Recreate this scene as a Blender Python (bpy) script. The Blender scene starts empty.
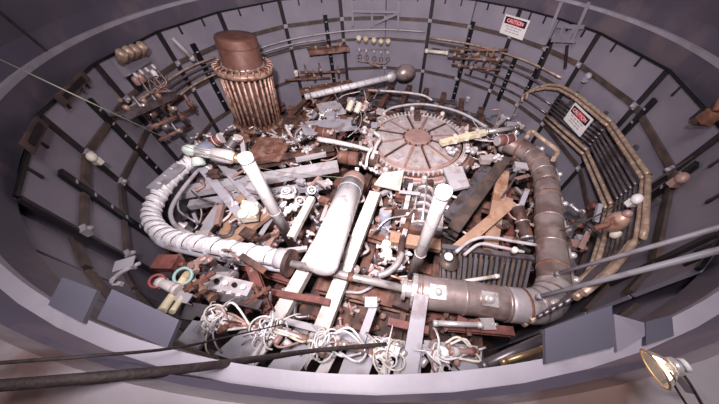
import bpy, math, random
from mathutils import Vector as V, Matrix
import numpy as np
random.seed(7)
scene = bpy.context.scene
col = scene.collection
R = 2.5
# ------------------------------------------------------------------ camera
FPX = 237.1; PITCH = math.radians(51.0); CXP, CYP = 377.0, 202.0
CAM = V((0, -1.021*R, .342*R))
cd = bpy.data.cameras.new('camera'); cam = bpy.data.objects.new('camera', cd); col.objects.link(cam)
cd.sensor_width = 36; cd.lens = FPX/719*36; cd.shift_x = -(CXP-359.5)/719; cd.clip_start = .01
cam.location = CAM; cam.rotation_euler = (math.pi/2-PITCH, 0, 0)
scene.camera = cam
# ------------------------------------------------------------------ light
w = bpy.data.worlds.new('world'); scene.world = w; w.use_nodes = True
w.node_tree.nodes['Background'].inputs[0].default_value = (.62, .52, .66, 1)
w.node_tree.nodes['Background'].inputs[1].default_value = .055
def lamp(name, kind, loc, target, energy, color, **kw):
    l = bpy.data.lights.new(name, kind); l.energy = energy; l.color = color
    for k, v in kw.items(): setattr(l, k, v)
    o = bpy.data.objects.new(name, l); col.objects.link(o); o.location = loc
    o.rotation_euler = (V(target)-V(loc)).to_track_quat('-Z', 'Y').to_euler()
    return o
lamp('flash_lamp', 'SPOT', (-.2, -2.5, 1.55), (.05, .15, -1.0), 900, (1, .905, .92), spot_size=math.radians(104), spot_blend=1.0, shadow_soft_size=.12)
lamp('overhead_fill', 'AREA', (0, -1.9, 3.4), (0, -1.2, 0), 80, (1, .92, .95), shape='DISK', size=1.4)  # added unseen soft fill that brightens the near ledge and tank top
vs = scene.view_settings
vs.view_transform = 'Standard'; vs.look = 'None'; vs.exposure = 0.0; vs.gamma = 1; vs.use_curve_mapping = False

# ------------------------------------------------------------------ projection helpers (photo pixel -> point at a chosen height / on the liner)
def ray(px, py):
    a = (px-CXP)/FPX; b = -(py-CYP)/FPX
    c, s = math.cos(PITCH), math.sin(PITCH)
    return V((a, c+b*s, -s+b*c))
def P(px, py, z):
    d = ray(px, py); return CAM+d*((z-CAM.z)/d.z)
def above(base, px, py):            # point on the pixel's ray nearest to the plumb line through base
    d = ray(px, py); dx, dy = base[0]-CAM.x, base[1]-CAM.y
    t = (dx*d.x+dy*d.y)/(d.x**2+d.y**2); return CAM+d*t
BARS = [-179, -172, -165, -158, -151, -144, -137, -117, -97, -77, -57, -36, -14, 3.5, 21, 36.5, 52, 65, 78, 100, 122, 144, 151, 158, 165, 172]
def facet(az):
    for i, a in enumerate(BARS):
        b = BARS[(i+1) % len(BARS)]+(360 if i == len(BARS)-1 else 0)
        for k in (0, 360):
            if a <= az+k < b: return a, b, az+k
    return BARS[0], BARS[1], BARS[0]
def rfac(az):
    a, b, z = facet(az); h = math.radians((b-a)/2)
    return R*math.cos(h)/math.cos(math.radians(z-(a+b)/2))
def A(az, z, inset=0):
    r = rfac(az)-inset; t = math.radians(az); return V((r*math.sin(t), r*math.cos(t), z))
def WP(px, py, inset=0):
    d = ray(px, py); rad = R-inset
    for _ in range(6):
        a = d.x**2+d.y**2; b = 2*(CAM.x*d.x+CAM.y*d.y); c = CAM.x**2+CAM.y**2-rad**2
        q = CAM+d*((-b+math.sqrt(max(b*b-4*a*c, 0)))/(2*a))
        rad = rfac(math.degrees(math.atan2(q.x, q.y)))-inset
    return q
def AZ(q): return math.degrees(math.atan2(q.x, q.y))
def inward(az): t = math.radians(az); return V((-math.sin(t), -math.cos(t), 0))
def fnorm(az): a, b, _ = facet(az); return inward((a+b)/2)

# ------------------------------------------------------------------ materials
MATS = {}
def mat(name, c, rough=.5, metal=0., var=.18, scale=6., bump=0., bscale=40., c2=None, c2amt=.5, c2scale=9., spec=.5):
    m = bpy.data.materials.new(name); m.use_nodes = True; nt = m.node_tree; N = nt.nodes; L = nt.links
    b = N['Principled BSDF']; b.inputs['Roughness'].default_value = rough; b.inputs['Metallic'].default_value = metal
    b.inputs['Specular IOR Level'].default_value = spec
    tc = N.new('ShaderNodeTexCoord')
    n = N.new('ShaderNodeTexNoise'); n.inputs['Scale'].default_value = scale; n.inputs['Detail'].default_value = 6
    L.new(tc.outputs['Object'], n.inputs['Vector'])
    r = N.new('ShaderNodeValToRGB'); r.color_ramp.elements[0].position = .3; r.color_ramp.elements[1].position = .7
    r.color_ramp.elements[0].color = (*[x*(1-var) for x in c], 1); r.color_ramp.elements[1].color = (*[min(1, x*(1+var)) for x in c], 1)
    L.new(n.outputs['Fac'], r.inputs['Fac']); out = r.outputs['Color']
    if c2:
        n2 = N.new('ShaderNodeTexNoise'); n2.inputs['Scale'].default_value = c2scale; n2.inputs['Detail'].default_value = 8
        L.new(tc.outputs['Object'], n2.inputs['Vector'])
        r2 = N.new('ShaderNodeValToRGB'); r2.color_ramp.elements[0].position = .62-.3*c2amt; r2.color_ramp.elements[1].position = .72-.2*c2amt
        L.new(n2.outputs['Fac'], r2.inputs['Fac'])
        mx = N.new('ShaderNodeMix'); mx.data_type = 'RGBA'; mx.inputs[7].default_value = (*c2, 1)
        L.new(r2.outputs['Color'], mx.inputs[0]); L.new(out, mx.inputs[6]); out = mx.outputs[2]
    L.new(out, b.inputs['Base Color'])
    if bump:
        n3 = N.new('ShaderNodeTexNoise'); n3.inputs['Scale'].default_value = bscale; n3.inputs['Detail'].default_value = 4
        L.new(tc.outputs['Object'], n3.inputs['Vector'])
        bp = N.new('ShaderNodeBump'); bp.inputs['Strength'].default_value = bump; bp.inputs['Distance'].default_value = .02
        L.new(n3.outputs['Fac'], bp.inputs['Height']); L.new(bp.outputs['Normal'], b.inputs['Normal'])
    MATS[name] = m; return m
mat('liner', (.245, .222, .275), .45, 0, .10, 3, .06, 60, c2=(.29, .26, .31), c2amt=.4, c2scale=2)
mat('hull', (.10, .085, .118), .5, 0, .16, 2.2, .08, 30, c2=(.16, .12, .14), c2amt=.4, c2scale=3)
mat('ledge', (.37, .34, .395), .45, 0, .12, 5, .05, 60, c2=(.32, .285, .33), c2amt=.3, c2scale=7)
mat('ledge_brown_reflection', (.36, .32, .35), .5, 0, .15, 4, .08, 40, c2=(.16, .10, .09), c2amt=.5, c2scale=4)  # brown blotches paint the brownish reflection into the flange colour
mat('tab_plate', (.105, .10, .135), .5, 0, .06, 5, .03, 80)
mat('dark_bar', (.028, .022, .026), .5, .2, .3, 10)
mat('band', (.085, .062, .058), .5, .2, .3, 8, c2=(.14, .09, .07), c2amt=.4)
mat('black', (.008, .008, .010), .45, .1, .3, 10)
mat('floor_dark', (.035, .024, .022), .7, 0, .5, 5, .2, 30, c2=(.09, .035, .022), c2amt=.5)
mat('rust', (.17, .072, .052), .7, .1, .45, 12, .25, 50, c2=(.28, .17, .13), c2amt=.45)
mat('rust_dark', (.07, .038, .034), .7, .1, .45, 12, .25, 50, c2=(.17, .075, .05), c2amt=.5)
mat('rust_red', (.19, .065, .055), .6, .1, .35, 12, .15, 50, c2=(.12, .04, .035), c2amt=.4)
mat('brown_cap', (.17, .075, .055), .55, .15, .2, 6, .06, 40, c2=(.12, .05, .038), c2amt=.4)
mat('copper', (.50, .32, .255), .42, .35, .25, 14, .08, 60, c2=(.25, .11, .07), c2amt=.45, c2scale=16)
mat('tan_tube', (.44, .31, .23), .45, .35, .25, 14, .05, 60, c2=(.66, .50, .40), c2amt=.45, c2scale=22)
mat('grey_tube', (.22, .19, .21), .35, .6, .25, 14, c2=(.12, .09, .09), c2amt=.4)
mat('white', (.80, .77, .78), .45, 0, .06, 6, .03, 50, c2=(.55, .50, .50), c2amt=.2, c2scale=14)
mat('white_dirty', (.62, .565, .565), .5, 0, .12, 8, .06, 50, c2=(.42, .34, .32), c2amt=.36, c2scale=12)
mat('cream', (.74, .67, .58), .5, 0, .10, 9, .05, 50, c2=(.5, .4, .3), c2amt=.25, c2scale=14)
mat('yellow_cream', (.72, .63, .45), .5, 0, .10, 9, c2=(.5, .38, .22), c2amt=.25, c2scale=14)
mat('wrap_white', (.80, .77, .80), .5, .1, .1, 20, .5, 30)
mat('foil', (.62, .59, .62), .42, .4, .15, 20, 1.0, 26, c2=(.60, .55, .55), c2amt=.4, c2scale=30)
mat('steel', (.60, .545, .55), .32, .55, .2, 10, .08, 60, c2=(.30, .24, .23), c2amt=.35)
mat('bright_steel', (.80, .76, .76), .28, .55, .1, 10, .05, 60)
mat('duct', (.40, .315, .305), .36, .5, .25, 7, .12, 20, c2=(.24, .16, .145), c2amt=.5, c2scale=6)
mat('elbow_grey', (.46, .415, .43), .42, .3, .15, 9, .35, 12, c2=(.34, .28, .28), c2amt=.3)
mat('rail_paint', (.62, .575, .55), .5, 0, .08, 9, .05, 50, c2=(.45, .37, .32), c2amt=.25, c2scale=12)
mat('grey_paint', (.36, .34, .385), .5, .05, .12, 6, .05, 50, c2=(.24, .20, .21), c2amt=.3, c2scale=8)
mat('light_grey', (.45, .42, .45), .5, .05, .12, 6, .05, 50, c2=(.34, .28, .28), c2amt=.3, c2scale=10)
mat('dark_grey', (.10, .088, .098), .5, .2, .3, 9, .08, 50)
mat('wheel', (.60, .51, .505), .42, .35, .15, 8, .08, 60, c2=(.44, .33, .32), c2amt=.25, c2scale=14)
mat('hub', (.38, .235, .21), .5, .2, .2, 10, .1, 60)
mat('wood', (.37, .225, .155), .65, 0, .25, 7, .1, 40, c2=(.27, .13, .08), c2amt=.4, c2scale=10)
mat('green', (.60, .67, .62), .5, 0, .1, 8)
mat('cord_green', (.15, .165, .13), .6, 0, .1, 8)
mat('teal', (.30, .46, .45), .5, 0, .1, 8)
mat('red', (.26, .05, .05), .5, 0, .2, 8)
mat('blue_grey', (.24, .26, .34), .5, .1, .15, 8)
mat('sign_white', (.82, .78, .78), .4, 0, .03, 5)
mat('sign_red', (.55, .035, .05), .4, 0, .05, 5)
mat('sign_grey', (.40, .36, .37), .5, 0, .03, 5)
mat('rope', (.045, .03, .03), .7, 0, .4, 30, .3, 90)
mat('brass', (.62, .42, .24), .35, .7, .2, 12)
mat('orange_rust', (.26, .12, .075), .65, .1, .4, 16, .3, 50, c2=(.12, .05, .04), c2amt=.5)
def glassmat():
    m = bpy.data.materials.new('glass'); m.use_nodes = True; b = m.node_tree.nodes['Principled BSDF']
    b.inputs['Base Color'].default_value = (.92, .88, .84, 1); b.inputs['Roughness'].default_value = .05
    b.inputs['Transmission Weight'].default_value = .92; b.inputs['IOR'].default_value = 1.2
    MATS['glass'] = m
glassmat()

# ------------------------------------------------------------------ mesh builder
def frame(d, up=V((0, 0, 1))):
    d = d.normalized()
    if abs(d.dot(up)) > .97: up = V((0, 1, 0))
    s = d.cross(up).normalized(); return d, s, s.cross(d).normalized()
def spline(pts, k=5):
    pts = [V(p) for p in pts]
    if len(pts) < 3: return pts
    q = [pts[0]*2-pts[1]]+pts+[pts[-1]*2-pts[-2]]; out = []
    for i in range(1, len(q)-2):
        a, b, c, d = q[i-1:i+3]
        for j in range(k):
            t = j/k
            out.append(.5*((2*b)+(c-a)*t+(2*a-5*b+4*c-d)*t*t+(3*b-a-3*c+d)*t**3))
    return out+[pts[-1]]
class MB:
    def __init__(s): s.v = []; s.f = []; s.s = []
    def add(s, v, f, smooth=False):
        o = len(s.v); s.v += [V(x) for x in v]
        for q in f: s.f.append([i+o for i in q]); s.s.append(smooth)
        return s
    def box(s, c, size, x=V((1, 0, 0)), y=V((0, 1, 0)), z=None):
        x = V(x).normalized(); y = V(y); y = (y-x*y.dot(x)).normalized(); z = x.cross(y)
        c = V(c); a, b, d = [t/2 for t in size]
        v = [c+x*(i*a)+y*(j*b)+z*(k*d) for k in (-1, 1) for j in (-1, 1) for i in (-1, 1)]
        return s.add(v, [(0, 2, 3, 1), (4, 5, 7, 6), (0, 1, 5, 4), (2, 6, 7, 3), (0, 4, 6, 2), (1, 3, 7, 5)])
    def beam(s, a, b, wd, ht, up=V((0, 0, 1)), sec='box'):
        a = V(a); b = V(b); d, x, u = frame(b-a, up); L = (b-a).length; m = (a+b)/2; t = min(wd, ht)*.16
        if sec == 'box': return s.box(m, (L, wd, ht), d, x)
        if sec == 'I':
            s.box(m+u*(ht/2-t/2), (L, wd, t), d, x); s.box(m-u*(ht/2-t/2), (L, wd, t), d, x); return s.box(m, (L, t, ht-2*t), d, x)
        if sec == 'C':          # channel, open side down
            s.box(m+u*(ht/2-t/2), (L, wd, t), d, x)
            for k in (-1, 1): s.box(m+x*(k*(wd/2-t/2))-u*(t/2), (L, t, ht-t), d, x)
            return s
        if sec == 'L':
            s.box(m+u*(ht/2-t/2), (L, wd, t), d, x); return s.box(m+x*(wd/2-t/2)-u*(t/2), (L, t, ht-t), d, x)
    def tube(s, pts, r, n=8, k=5, cap=True):
        p = spline(pts, k); m = len(p); d0 = None; v = []
        rr = r if isinstance(r, (list, tuple)) else None
        t = (p[1]-p[0]).normalized(); _, x, y = frame(t)
        for i in range(m):
            t2 = (p[min(i+1, m-1)]-p[max(i-1, 0)]).normalized()
            q = t.rotation_difference(t2); x = q @ x; y = q @ y; t = t2
            ri = r if rr is None else rr[0]+(rr[1]-rr[0])*i/(m-1)
            v += [p[i]+(x*math.cos(2*math.pi*j/n)+y*math.sin(2*math.pi*j/n))*ri for j in range(n)]
        f = [(i*n+j, i*n+(j+1) % n, (i+1)*n+(j+1) % n, (i+1)*n+j) for i in range(m-1) for j in range(n)]
        s.add(v, f, True)
        if cap:
            o = len(s.v)-len(v); s.f.append([o+j for j in range(n)][::-1]); s.s.append(False)
            s.f.append([o+(m-1)*n+j for j in range(n)]); s.s.append(False)
        return s
    def lathe(s, o, axis, prof, n=24, smooth=True, cap=True, arc=None):
        o = V(o); a, x, y = frame(V(axis)); v = []
        for r, h in prof: v += [o+a*h+(x*math.cos(2*math.pi*j/n)+y*math.sin(2*math.pi*j/n))*r for j in range(n)]
        m = len(prof)
        f = [(i*n+j, i*n+(j+1) % n, (i+1)*n+(j+1) % n, (i+1)*n+j) for i in range(m-1) for j in range(n)]
        s.add(v, f, smooth); b = len(s.v)-len(v)
        if cap:
            if prof[0][0] > 1e-4: s.f.append([b+j for j in range(n)][::-1]); s.s.append(False)
            if prof[-1][0] > 1e-4: s.f.append([b+(m-1)*n+j for j in range(n)]); s.s.append(False)
        return s
    def cyl(s, a, b, r, n=16): a = V(a); b = V(b); return s.lathe(a, b-a, [(r, 0), (r, (b-a).length)], n)
    def ell(s, c, rx, ry, rz, axis=V((0, 0, 1)), n=14):
        a, x, y = frame(V(axis)); c = V(c); v = []; m = 8; f = []
        for i in range(m+1):
            t = math.pi*i/m
            for j in range(n):
                q = 2*math.pi*j/n
                v.append(c+a*(rz*math.cos(t))+x*(rx*math.sin(t)*math.cos(q))+y*(ry*math.sin(t)*math.sin(q)))
        f = [(i*n+j, (i+1)*n+j, (i+1)*n+(j+1) % n, i*n+(j+1) % n) for i in range(m) for j in range(n)]
        return s.add(v, f, True)
    def torus(s, c, axis, Rr, r, n=28, m=8, arc=2*math.pi, start=0):
        a, x, y = frame(V(axis)); c = V(c); v = []; cl = arc > 6.28; nn = n if cl else n+1
        for i in range(nn):
            t = start+arc*i/n; e = x*math.cos(t)+y*math.sin(t)
            v += [c+e*(Rr+r*math.cos(2*math.pi*j/m))+a*(r*math.sin(2*math.pi*j/m)) for j in range(m)]
        f = [(i*m+j, ((i+1) % nn)*m+j, ((i+1) % nn)*m+(j+1) % m, i*m+(j+1) % m) for i in range(n) for j in range(m)]
        return s.add(v, f, True)
    def prism(s, pts, th, dirn=V((0, 0, -1))):
        pts = [V(p) for p in pts]; n = len(pts); d = V(dirn)*th
        return s.add(pts+[p+d for p in pts], [tuple(range(n)), tuple(range(2*n-1, n-1, -1))]+[(i, n+i, n+(i+1) % n, (i+1) % n) for i in range(n)])
    def build(s, name, m, parent=None):
        off = V((0, 0, 0)); q = parent
        while q: off += q.location; q = q.parent
        me = bpy.data.meshes.new(name)
        if parent is None:      # origin at the thing's base
            xs = np.array([list(p) for p in s.v]); lo = xs.min(0); hi = xs.max(0)
            off = V(((lo[0]+hi[0])/2, (lo[1]+hi[1])/2, lo[2]))
        me.from_pydata([tuple(p-off) for p in s.v], [], s.f); me.validate()
        if len(me.polygons) == len(s.s): me.polygons.foreach_set('use_smooth', s.s)
        import bmesh
        bm = bmesh.new(); bm.from_mesh(me); bmesh.ops.recalc_face_normals(bm, faces=bm.faces); bm.to_mesh(me); bm.free()
        me.materials.append(MATS[m]); o = bpy.data.objects.new(name, me); col.objects.link(o)
        if parent is None: o.location = off
        else: o.parent = parent
        return o
def thing(name, label, cat, loc, group=None):
    o = bpy.data.objects.new(name, None); o.empty_display_size = .05; col.objects.link(o); o.location = loc
    return tag(o, label, cat, group)
def tag(o, label, cat, group=None):
    o['label'] = label; o['category'] = cat
    if group: o['group'] = group
    return o
def struct(o): o['kind'] = 'structure'; return o

# ================================================================== SETTING
def ring_mesh(prof, n=96):
    m = MB(); v = [(r*math.cos(2*math.pi*j/n), r*math.sin(2*math.pi*j/n), z) for r, z in prof for j in range(n)]; k = len(prof)
    return m.add(v, [(i*n+j, i*n+(j+1) % n, (i+1)*n+(j+1) % n, (i+1)*n+j) for i in range(k-1) for j in range(n)], True)
FLOOR = -2.2
struct(MB().lathe((0, 0, FLOOR-.05), (0, 0, 1), [(2.62, 0), (2.62, .05)], 64, False).build('floor', 'floor_dark'))
def sector(prof, a0, a1, n=72):      # closed profile swept between two azimuths (degrees, clockwise from the far side)
    m = MB(); k = len(prof); v = []
    for j in range(n+1):
        t = math.radians(a0+(a1-a0)*j/n); v += [(r*math.sin(t), r*math.cos(t), z) for r, z in prof]
    return m.add(v, [(j*k+i, j*k+(i+1) % k, (j+1)*k+(i+1) % k, (j+1)*k+i) for j in range(n) for i in range(k)]+[tuple(range(k)), tuple(range(n*k, n*k+k))[::-1]], False)
wv = struct(ring_mesh([(2.555, FLOOR), (2.555, .30), (2.66, .30), (2.66, FLOOR), (2.555, FLOOR)]).build('wall_vessel', 'hull'))
sector([(2.555, .30), (2.555, 1.25), (2.66, 1.25), (2.66, .30)], -141, 141).build('upper_wall', 'hull', wv)
# supporting ring that runs round inside the vessel, and the vessel's mouth flange
def flat_ring(r0, r1, z0, z1, n=240):
    m = MB(); v = [(r*math.cos(2*math.pi*j/n), r*math.sin(2*math.pi*j/n), z) for r, z in ((r0, z0), (r0, z1), (r1, z1), (r1, z0)) for j in range(n)]
    return m.add(v, [(i*n+j, i*n+(j+1) % n, ((i+1) % 4)*n+(j+1) % n, ((i+1) % 4)*n+j) for i in range(4) for j in range(n)], False)
struct(flat_ring(2.518, 2.556, .150, .180).build('trim_1', 'ledge'))
MB_lip = flat_ring(2.520, 2.556, -.03, .150).build('lip_wall', 'hull', wv)
struct(sector([(2.565, .30), (2.95, .30), (2.95, .335), (2.575, .335)], 141, 219, 40).build('trim_2', 'ledge_brown_reflection'))
# ---- liner: flat panels between dark bars
wl = bpy.data.objects.new('wall_liner', None); col.objects.link(wl); struct(wl); wl['label'] = 'purple grey panelled liner wall of round tank'
LEV = [0.0, -.32, -.63, -1.12, -1.65, FLOOR]
for i, a in enumerate(BARS):
    b = BARS[(i+1) % len(BARS)]+(360 if i == len(BARS)-1 else 0); mid = (a+b)/2
    pa, pb = A(a, 0), A(b-.001 if b < 180 else b-360, 0)
    if i == len(BARS)-1: pb = A(BARS[0], 0)
    if (abs(a) > 138 and abs(a) != 144 or a == -144): pa = pa-inward(mid)*.05; pb = pb-inward(mid)*.05
    d = (pb-pa).normalized(); nrm = inward(mid); Lf = (pb-pa).length; cm = (pa+pb)/2
    for k in range(len(LEV)-1):
        z1, z0 = LEV[k], LEV[k+1]
        MB().box(V((cm.x, cm.y, (z0+z1)/2))-nrm*.008, (Lf-.02, .016, z1-z0-.02), d, nrm).build('panel', 'liner', wl)
        if k and z1 > -2:
            MB().beam(V((pa.x, pa.y, z1))+nrm*.006+d*.02, V((pb.x, pb.y, z1))+nrm*.006-d*.02, .03, .045 if k != 2 else .036).build('band', 'band', wl)
    near = abs(a) > 138 and abs(a) != 144 or a == -144
    soft = a in (3.5, 36.5, 65)
    MB().beam(V((pa.x, pa.y, 0)), V((pb.x, pb.y, 0)), .014, .018).build('rim_strip', 'liner' if near else 'black', wl)
    if near: continue
    if not soft: MB().beam(V((pa.x, pa.y, FLOOR)), V((pa.x, pa.y, -.012)), .058 if a != -137 else .036, .034 if a != -137 else .02, inward(a)).build('seam_bar', 'dark_bar', wl)
    for t in (.3, .68):          # small stand-off tabs at the rim
        q = pa.lerp(pb, t); MB().beam(q+V((0, 0, .0)), q+V((0, 0, -.085))+nrm*.004, .022, .012, nrm).build('rim_tab', 'dark_bar', wl)
# slotted black strut channels standing on the panels
for az, z1, z0 in [(-128, -.15, -1.2), (-106.5, -.12, -1.1), (-92.5, -.08, -.33), (-70, -.2, -1.1), (-20.5, -.24, -1.5), (37.5, -.25, -1.6), (66, -.2, -.9), (104, -.17, -.62), (126, -.14, -.5), (57, -.55, -1.2)]:
    n = fnorm(az); q = A(az, z1, .012); e = A(az, z0, .012)
    ch = MB().beam(q+n*.006, e+n*.006, .066, .022, n).build('strut_channel', 'black', wl)
    m = MB(); k = int((z1-z0)/.13)
    for j in range(k): m.box(q+n*.019+V((0, 0, -.09-.13*j)), (.034, .006, .012), V((0, 0, 1)).cross(n), n)
    if k: m.build('slot_clip', 'grey_paint', ch)
# bolted clips where bars and bands cross
for az in (-137, -117, -97, -77, -57, -36, -14, 3.5, 21, 36.5, 52, 65, 78, 100, 122):
    for z in ((-.32, -.63) if az < 0 else (-.32, -1.12)):
        n = inward(az); q = A(az, z, .02)
        MB().box(q, (.06, .03, .05), V((0, 0, 1)).cross(n), n).ell(q+n*.02, .018, .018, .018, n, 8).build('clip', 'grey_paint', wl)
# ---- grey tabs on the support ring, near the camera
def tab(corners, label, z, hgt=.012, m='tab_plate'):
    o = MB().prism([P(px, py, zz) for (px, py), zz in zip(corners, z)], hgt).build('baffle_plate', m)
    return tag(o, label, 'plate', 'grey plates bolted on the support ring')
tab([(62, 277), (97, 290), (82, 323), (48, 305)], 'smaller dark grey plate at the left end of the ledge plates', (0.187, 0.187, 0.194, 0.194))
tab([(112, 289), (179, 320), (167, 348), (97, 319)], 'large dark grey plate lying on ledge beside yellow pipes', (0.212, 0.212, 0.194, 0.194))
tab([(545, 329), (612, 305), (614, 347), (546, 364)], 'large upright looking grey plate on right ledge beside duct elbow', (0.212, 0.212, 0.194, 0.194))
tab([(614, 314), (645, 323), (645, 336), (617, 352)], 'small pale grey plate between two darker plates on right ledge', (0.182, 0.182, 0.190, 0.190), .012, 'liner')
tab([(646, 322), (672, 315), (674, 336), (646, 345)], 'short dark grey plate at the right end of the ledge', (0.187, 0.187, 0.194, 0.194))

# ================================================================== MAIN MACHINERY
def pipe(name, pts, r, m, label, cat='pipe', group=None, n=8, k=5):
    return tag(MB().tube(pts, r, n, k).build(name, m), label, cat, group)
def px_path(pts, z):       # z: one height, or a start/end pair
    if not isinstance(z, (tuple, list)): z = (z, z)
    n = len(pts)-1
    return [P(a, b, z[0]+(z[1]-z[0])*i/n) if len(z) == 2 else P(a, b, z[i]) for i, (a, b) in enumerate(pts)]
def scl(q): d = q-CAM; return (d.y*math.cos(PITCH)-d.z*math.sin(PITCH))/FPX      # metres per pixel at q

# ---- heat exchanger: copper tube bundle under a brown drum
def heat_exchanger():
    b = P(260, 124, -1.30); T = above(b, 235, 35); ax = (T-b); H = ax.length; ax.normalize(); u = scl(b)
    t = thing('heat_exchanger', 'tall copper tube bundle topped by a brown drum at rear left', 'heat exchanger', b-ax*.015)
    _, x, y = frame(ax)
    ring = lambda r, a: x*math.cos(a)*r+y*math.sin(a)*r
    r0 = 20.5*u; r1 = 20*u
    rz = H*.685
    MB().lathe(b, ax, [(r0*.62, -.015), (r0*.62, .0), (r0*.80, .01), (r0*.80, .03)], 28).build('skirt', 'rust_dark', t)
    MB().lathe(b, ax, [(r0*1.06, .03), (r0*1.1, .04), (r0*1.1, .075), (r0*1.04, .085), (r0*.8, .09)], 32).build('lower_flange', 'rust', t)
    MB().lathe(b, ax, [(r1*.80, .06), (r1*.80, rz)], 24).build('core', 'rust_dark', t)
    for i in range(28):
        a = 2*math.pi*i/28; rr = r0*.97
        MB().tube([b+ring(rr, a)+ax*.07, b+ring(r1*1.0, a)+ax*(rz-.02)], .0185, 6).build('tube', 'copper', t)
    MB().lathe(b, ax, [(r1*.8, rz-.03), (r1*1.12, rz-.03), (r1*1.14, rz), (r1*1.12, rz+.025), (r1*.8, rz+.03)], 32).build('upper_flange', 'copper', t)
    for i in range(28):
        a = 2*math.pi*i/28
        MB().tube([b+ring(r1*1.08, a)+ax*(rz+.0), b+ring(r1*1.13, a)+ax*(rz+.06), b+ring(r1*.92, a)+ax*(rz+.075)], .011, 5, 3).build('u_bend', 'copper', t)
    cap = MB().lathe(b, ax, [(r1*.90, rz+.02), (r1*.90, rz+.05), (r1*.76, rz+.06), (r1*.76, H-.03), (r1*.72, H-.005), (r1*.5, H), (0, H)], 36).build('drum', 'brown_cap', t)
    MB().torus(b+ax*(rz+.055), ax, r1*.80, .012, 32, 6).build('drum_collar', 'steel', cap)
    MB().torus(b+ax*(H-.10), ax, r1*.76, .006, 32, 6).build('drum_rib', 'brown_cap', cap)
heat_exchanger()

# ---- round bolted wheel head
def wheel():
    c = P(417, 141, -1.10); u = scl(c); Rw = 56*u
    t = thing('turbine_head', 'large round bolted head with radial ribs and toothed rim', 'turbine', V((c.x, c.y, c.z-.205)))
    Zv = V((0, 0, 1))
    MB().lathe(c, Zv, [(Rw*.96, -.10), (Rw*.96, -.02), (Rw*.93, -.005), (Rw*.80, -.005), (Rw*.75, .015), (Rw*.25, .045), (0, .045)], 48, True).build('cover', 'hub', t)
    for k, (rr, zz) in enumerate(((1.0, -.06), (1.02, -.11), (.97, -.16))):
        MB().lathe(c, Zv, [(Rw*.7, zz-.018), (Rw*rr, zz-.018), (Rw*rr, zz+.012), (Rw*.7, zz+.012)], 48, False).build('flange', ('wheel', 'grey_tube', 'wheel')[k], t)
    MB().lathe(c, Zv, [(Rw*.70, -.205), (Rw*.70, -.16)], 36).build('casing', 'grey_tube', t)
    hb = MB().lathe(c, Zv, [(Rw*.23, .05), (Rw*.23, .075), (Rw*.20, .085), (0, .085)], 28, False).build('hub', 'hub', t)
    for i in range(14):
        a = 2*math.pi*i/14; MB().lathe(c+V((math.cos(a), math.sin(a), 0))*Rw*.245+V((0, 0, .05)), Zv, [(.012, 0), (.012, .03)], 6, False).build('hub_bolt', 'rust_dark', hb)
    for i in range(12):
        a = 2*math.pi*(i+.3)/12; e = V((math.cos(a), math.sin(a), 0))
        MB().beam(c+e*Rw*.25+V((0, 0, .052)), c+e*Rw*.76+V((0, 0, .03)), .012, .03).build('rib', 'rust_dark' if i % 2 else 'hub', t)
        g = .035; ar = [a+g+(2*math.pi/12-2*g)*k/5 for k in range(6)]
        top = [c+V((math.cos(q), math.sin(q), 0))*Rw*.74+V((0, 0, .034)) for q in ar]+[c+V((math.cos(q), math.sin(q), 0))*Rw*.27+V((0, 0, .062)) for q in (a+.55*2*math.pi/12+.12, a+.45*2*math.pi/12-.12)]
        MB().prism(top, .018).build('sector_plate', 'wheel', t)
        if i % 2: MB().box(c+V((math.cos(a+.26), math.sin(a+.26), 0))*Rw*.62+V((0, 0, .055)), (.09, .07, .03), e, V((-e.y, e.x, 0))).build('access_cover', 'light_grey', t)
    tr = MB().lathe(c, Zv, [(Rw*.80, .0), (Rw*.80, .02), (Rw*.84, .02), (Rw*.84, 0)], 48, False).build('toothed_ring', 'wheel', t)
    for i in range(20):
        a = 2*math.pi*(i+.25)/20; e = V((math.cos(a), math.sin(a), 0)); MB().box(c+e*Rw*1.0+V((0, 0, -.03)), (.05, .10, .07), e, V((-e.y, e.x, 0))).build('segment_block', ('rust_dark', 'wheel', 'grey_tube')[i % 3], tr)
    MB().lathe(c, Zv, [(Rw*.84, .004), (Rw*.84, .008), (Rw*.93, .008), (Rw*.93, .004)], 48, False).build('tooth_track', 'rust_dark', tr)
    for i in range(72):
        a = 2*math.pi*i/72; e = V((math.cos(a), math.sin(a), 0)); MB().box(c+e*Rw*.865+V((0, 0, .022)), (.05, .02, .03), e, V((-e.y, e.x, 0))).build('tooth', 'white_dirty' if i % 3 else 'wheel', tr)
    for i in range(10):
        a = 2*math.pi*(i+.5)/10; e = V((math.cos(a), math.sin(a), 0)); q = c+e*Rw*.99
        cl = MB().lathe(q+V((0, 0, -.08)), Zv, [(.034, 0), (.034, .13), (.026, .15), (0, .155)], 10).build('clamp_post', 'white_dirty', t)
        MB().box(q-e*.04+V((0, 0, .02)), (.09, .04, .03), e, V((-e.y, e.x, 0))).build('clamp_jaw', 'hub', cl)
    q = P(417, 119, -1.06); MB().box(q, (.085, .14, .16)).box(q+V((0, 0, .09)), (.06, .1, .03)).build('upper_block', 'rust_dark', t)
    # dressed side facing the camera
    for px in (404, 412, 424, 431, 438):
        a_ = P(px, 186, -1.22); MB().tube([a_, a_+V((0, -.02, -.085))], .016, 8).build('side_tube', 'bright_steel' if px % 2 else 'light_grey', t)
    MB().beam(P(398, 203, -1.25), P(446, 203, -1.25), .05, .05).build('side_bracket', 'light_grey', t)
    MB().box(P(404, 206, -1.2), (.05, .05, .16)).build('side_block', 'white_dirty', t)
    return c, Rw
WC, WR = wheel()
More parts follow.
